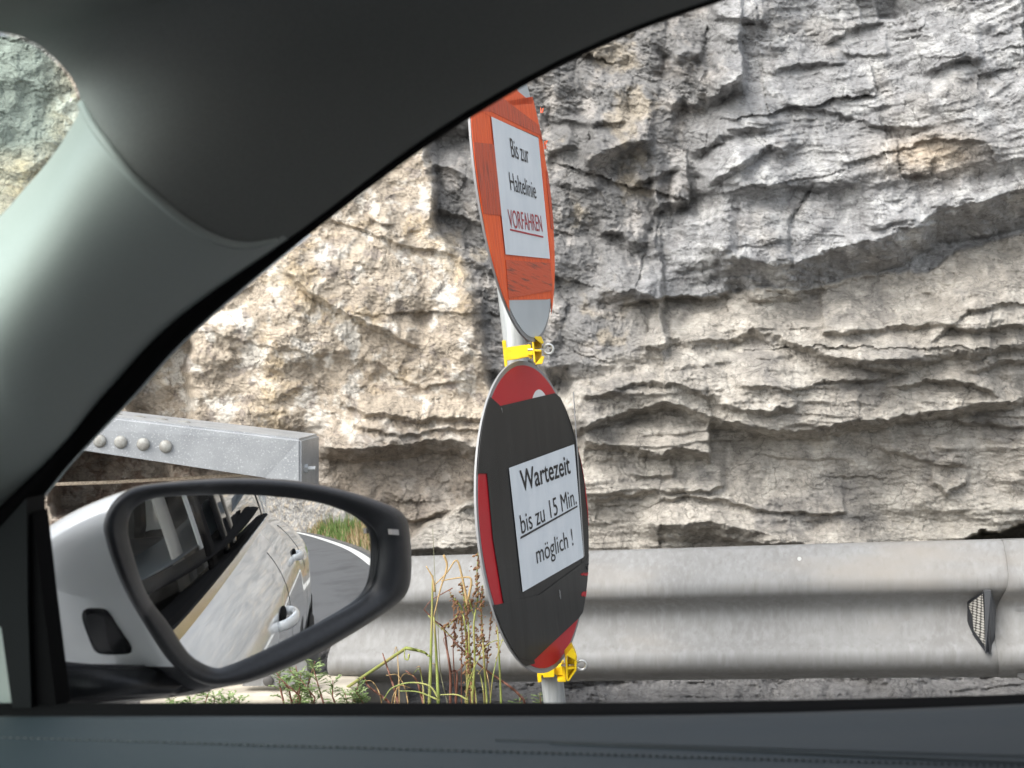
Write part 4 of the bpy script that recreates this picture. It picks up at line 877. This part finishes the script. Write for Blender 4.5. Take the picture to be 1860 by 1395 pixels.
def door_seam(x, bow, zt=.99, zbm=.35):
    bm = bmesh.new(); pts = []
    for k in range(30): z = zt + (zbm - zt) * k / 29; xx = x + bow * math.sin(k / 29 * 3.14); pts.append(Vector((xx, side_y(xx, z) - .001, z)))
    tube(bm, pts, .0013, 5); return bm_obj('door_seam', bm, rubber, CAR)
door_seam(1.03, .01); door_seam(-.34, -.02, .9)
bm = bmesh.new(); pts = []
for k in range(30):
    f = k / 29; z = 1.03 - .55 * f; xx = 1.86 + .16 * math.sin(f * 2.2) - .25 * f * f; pts.append(Vector((xx, side_y(xx, z) - .001, z)))
tube(bm, pts, .0013, 5); bm_obj('door_seam', bm, rubber, CAR)
def handle(x0, x1, z, s=.72):
    E_ = bmesh.new(); pts = []; rad = []
    for k in range(15):
        f = k / 14; x = x0 + (x1 - x0) * f; pts.append(Vector((x, side_y(x, z) + .001 + .040 * s * math.sin(f * math.pi) ** .6, z))); rad.append(.013 * s * (.75 + .35 * math.sin(f * math.pi)))
    tube(E_, pts, rad, 12)
    for v_ in E_.verts: v_.co.z = z + (v_.co.z - z) * 1.35
    o = bm_obj('door_handle', E_, paint, CAR, smooth=True)
    c0 = bmesh.new(); xm = (x0 + x1) / 2; bmesh.ops.create_uvsphere(c0, u_segments=20, v_segments=10, radius=1, matrix=Matrix.Translation((xm, side_y(xm, z) - .004, z)) @ Matrix.Diagonal((abs(x1 - x0) * .42, .010, .03 * s, 1)))
    bm_obj('handle_recess', c0, rubber, o, smooth=True)
handle(.70, .90, .872); handle(1.52, 1.72, .935)
def wheel(x, y, z=.33, r=.335):
    E_ = bmesh.new(); pr_ = [(-.10, .24), (-.11, .30), (-.09, r - .008), (-.04, r), (.04, r), (.09, r - .008), (.11, .30), (.10, .24)]; n = 48; rings = []
    for k in range(n):
        a = 2 * math.pi * k / n; rings.append([E_.verts.new((x + math.cos(a) * q, y + o_, z + math.sin(a) * q)) for o_, q in pr_])
    for k in range(n):
        for j in range(len(pr_) - 1): E_.faces.new((rings[k][j], rings[k][j + 1], rings[(k + 1) % n][j + 1], rings[(k + 1) % n][j]))
    w_ = bm_obj('wheel', E_, mat('tyre', (.02, .02, .021), .85), CAR, smooth=True)
    q = bmesh.new()
    for k in range(5):
        a = 2 * math.pi * k / 5; box(q, (x + math.cos(a) * .13, y + .08, z + math.sin(a) * .13), (.24, .02, .055), Matrix.Rotation(-a, 3, 'Y'), bev=.005)
    tube(q, [(x, y + .06, z), (x, y + .10, z)], .05, 16); tube(q, [(x, y - .06, z), (x, y - .03, z)], .25, 32); bm_obj('rim', q, mat('rim_alloy', (.45, .45, .46), .3, .8), w_)
wheel(2.25, .665); wheel(-.95, .66)
def arch(x):
    q = bmesh.new(); tube(q, [(x, .5, .35), (x, side_y(x, .5) + .012, .35)], .375, 40); bm_obj('wheel_arch', q, rubber, CAR)
arch(2.25); arch(-.95)
bm = bmesh.new(); box(bm, (-1.55, -.15, .62), (1.3, 1.5, .5), bev=.12); bm_obj('front_body', bm, paint, CAR, smooth=False)
bm = bmesh.new(); box(bm, (-1.2, -.15, .80), (1.1, 1.45, .14), bev=.05); bm_obj('bonnet', bm, paint, CAR)

# ------------------------------------------------------------------ the door mirror (part of the car)
glass_px = [(240, 925), (270, 908), (330, 901), (450, 900), (560, 910), (625, 927), (662, 946), (683, 968), (687, 1000), (681, 1050), (660, 1085), (600, 1120), (520, 1160), (440, 1199), (400, 1213), (370, 1205), (342, 1185), (305, 1130), (268, 1080), (243, 1010), (232, 960)]
rim_px = [(185, 955), (200, 918), (240, 886), (330, 874), (430, 869), (530, 873), (620, 890), (690, 912), (733, 934), (744, 975), (746, 1040), (738, 1078), (712, 1103), (640, 1150), (560, 1195), (470, 1233), (410, 1246), (360, 1240), (310, 1205), (262, 1135), (225, 1070), (200, 1010)]
cen = (455, 1040); NA = 160
GI = resample_closed(glass_px, NA, cen, 1); RO = resample_closed(rim_px, NA, cen, 1)
def mpl(px, py, off):
    """point on the mirror's frame plane, off metres in front of the glass centre plane"""
    n = glass_hit(cen[0], cen[1])[1]; P0 = glass_hit(cen[0], cen[1])[0] + n * off; d = Vector(ray(px, py)); o = Vector((0, 0, CZ)); return o + d * ((P0 - o).dot(n) / d.dot(n))
MN0 = glass_hit(*cen)[1]
# glass: part of a sphere, built as rings
vs = [glass_hit(*cen)[0]]; fs = []; nr = 24
for j in range(1, nr + 1):
    for a in range(NA): q = np.array(cen) + (GI[a] - np.array(cen)) * (j / nr) * 1.012; vs.append(glass_hit(*q)[0])
for a in range(NA): fs.append((0, 1 + (a + 1) % NA, 1 + a))
for j in range(nr - 1):
    for a in range(NA): s0 = 1 + j * NA; fs.append((s0 + a, s0 + (a + 1) % NA, s0 + NA + (a + 1) % NA, s0 + NA + a))
CAR_M = bpy.data.materials.new('mirror_silver'); CAR_M.use_nodes = True; nt, b = nodes(CAR_M); b.inputs['Metallic'].default_value = 1; b.inputs['Roughness'].default_value = .0; b.inputs['Base Color'].default_value = (.86, .87, .87, 1)
gvs, gfs = vs, fs
q_ = [Vector(gvs[i]) for i in gfs[0]]
if (q_[1] - q_[0]).cross(q_[2] - q_[0]).dot(MN0) < 0: gfs = [f_[::-1] for f_ in gfs]
steps = [(-.02, -.028), (0, -.012), (.02, -.004), (.10, .003), (.26, .006), (.50, .005), (.75, .0015), (.90, -.001), (.985, -.003), (1.0, -.006), (1.0, -.014)]
vs = []; fs = []
for s, off in steps:
    for a in range(NA):
        q = RO[a] * (1 - s) + GI[a] * s
        vs.append(mpl(q[0], q[1], off + .002))
for j in range(len(steps) - 1):
    for a in range(NA): fs.append((j * NA + a, j * NA + (a + 1) % NA, (j + 1) * NA + (a + 1) % NA, (j + 1) * NA + a))
SM = mesh_obj('door_mirror', vs, fs, black_plastic, CAR, smooth=True)
def sub(o): o.parent = SM; return o
gl = sub(mesh_obj('mirror_glass', gvs, gfs, CAR_M, None, smooth=True))
me = gl.data; me.normals_split_custom_set_from_vertices([((v_.co - MC).normalized()) for v_ in me.vertices])
# shell: rings from behind the frame sweeping forward and closing
ringO = [mpl(q[0], q[1], -.004) for q in (RO * 1.0)]
c0 = sum(ringO, Vector()) / NA; vs = []; NR = 30
fwd = Vector((-1, .12, 0)).normalized()
for j in range(NR + 1):
    t = j / NR; a_ = t * math.pi / 2; sc = max(0.0, math.cos(a_)) ** .8; L = .105 * math.sin(a_)
    lift = Vector((0, 0, -.030 * math.sin(a_)))
    for p in ringO: d = p - c0; vs.append(c0 + d * (sc * .995) + fwd * L + lift + Vector((-.01, .0, 0)) * math.sin(a_) ** 2)
fs = []
for j in range(NR):
    for a in range(NA): fs.append((j * NA + a, (j + 1) * NA + a, (j + 1) * NA + (a + 1) % NA, j * NA + (a + 1) % NA))
def clipped(name, zc, keep_up, m):
    bm = bmesh.new(); bv = [bm.verts.new(v_) for v_ in vs]
    for f_ in fs:
        try: bm.faces.new([bv[i] for i in f_])
        except ValueError: pass
    bmesh.ops.bisect_plane(bm, geom=list(bm.verts) + list(bm.edges) + list(bm.faces), plane_co=(0, 0, zc), plane_no=(.02, 0, 1), clear_inner=keep_up, clear_outer=not keep_up)
    return sub(bm_obj(name, bm, m, None, smooth=True))
zc = CZ - (1204 - 697.5) / F * .80
cap = clipped('mirror_cap', zc, True, paint); clipped('mirror_base', zc, False, black_plastic)
shell = BVHTree.FromPolygons([tuple(v_) for v_ in vs], fs)
# foot joining the mirror to the door
bm = bmesh.new(); prism(bm, [at(80, 1203, .70), at(290, 1207, .775), at(370, 1249, .79), at(300, 1262, .775), at(90, 1284, .70)], (0.0, .045, -.012)); bmesh.ops.bevel(bm, geom=list(bm.edges), offset=.004, segments=3, affect='EDGES'); sub(bm_obj('mirror_foot', bm, black_plastic, None, smooth=True))
# dark lens in the cap
def patch(name, pts, tree, off, m):
    c_ = np.mean(np.array(pts, float), 0); P_ = resample_closed(pts, 48, c_, 1); bm = bmesh.new(); rings = []
    for s in np.linspace(0, 1, 8)[1:]:
        rr = []
        for q in P_:
            w = c_ + (q - c_) * s; p = on(w[0], w[1], tree, off * (1 if s < .99 else -.5))
            rr.append(bm.verts.new(p if p else at(w[0], w[1], .74)))
        rings.append(rr)
    cv = bm.verts.new(on(c_[0], c_[1], tree, off))
    for k in range(48): bm.faces.new((cv, rings[0][k], rings[0][(k + 1) % 48]))
    for a, b2 in zip(rings, rings[1:]):
        for k in range(48): bm.faces.new((a[k], b2[k], b2[(k + 1) % 48], a[(k + 1) % 48]))
    return sub(bm_obj(name, bm, m, None, smooth=True))
patch('mirror_lamp', [(146, 1107), (155, 1103), (187, 1103), (197, 1108), (212, 1130), (230, 1158), (246, 1183), (243, 1189), (205, 1191), (183, 1190), (170, 1183), (156, 1150), (147, 1122)], shell, .0015, gloss_black)
# small warning light window on the frame
bm = bmesh.new(); prism(bm, [mpl(710, 961, .0092), mpl(724, 962, .0092), mpl(725, 972, .0092), mpl(711, 971, .0092)], -MN0 * .003); sub(bm_obj('warning_light', bm, mat('clear_lens', (.45, .43, .42), .3), None))

for o in COL.objects:
    if o.type == 'MESH' and len(o.data.materials) == 0 and o.name != 'door_mirror': print('no material', o.name)
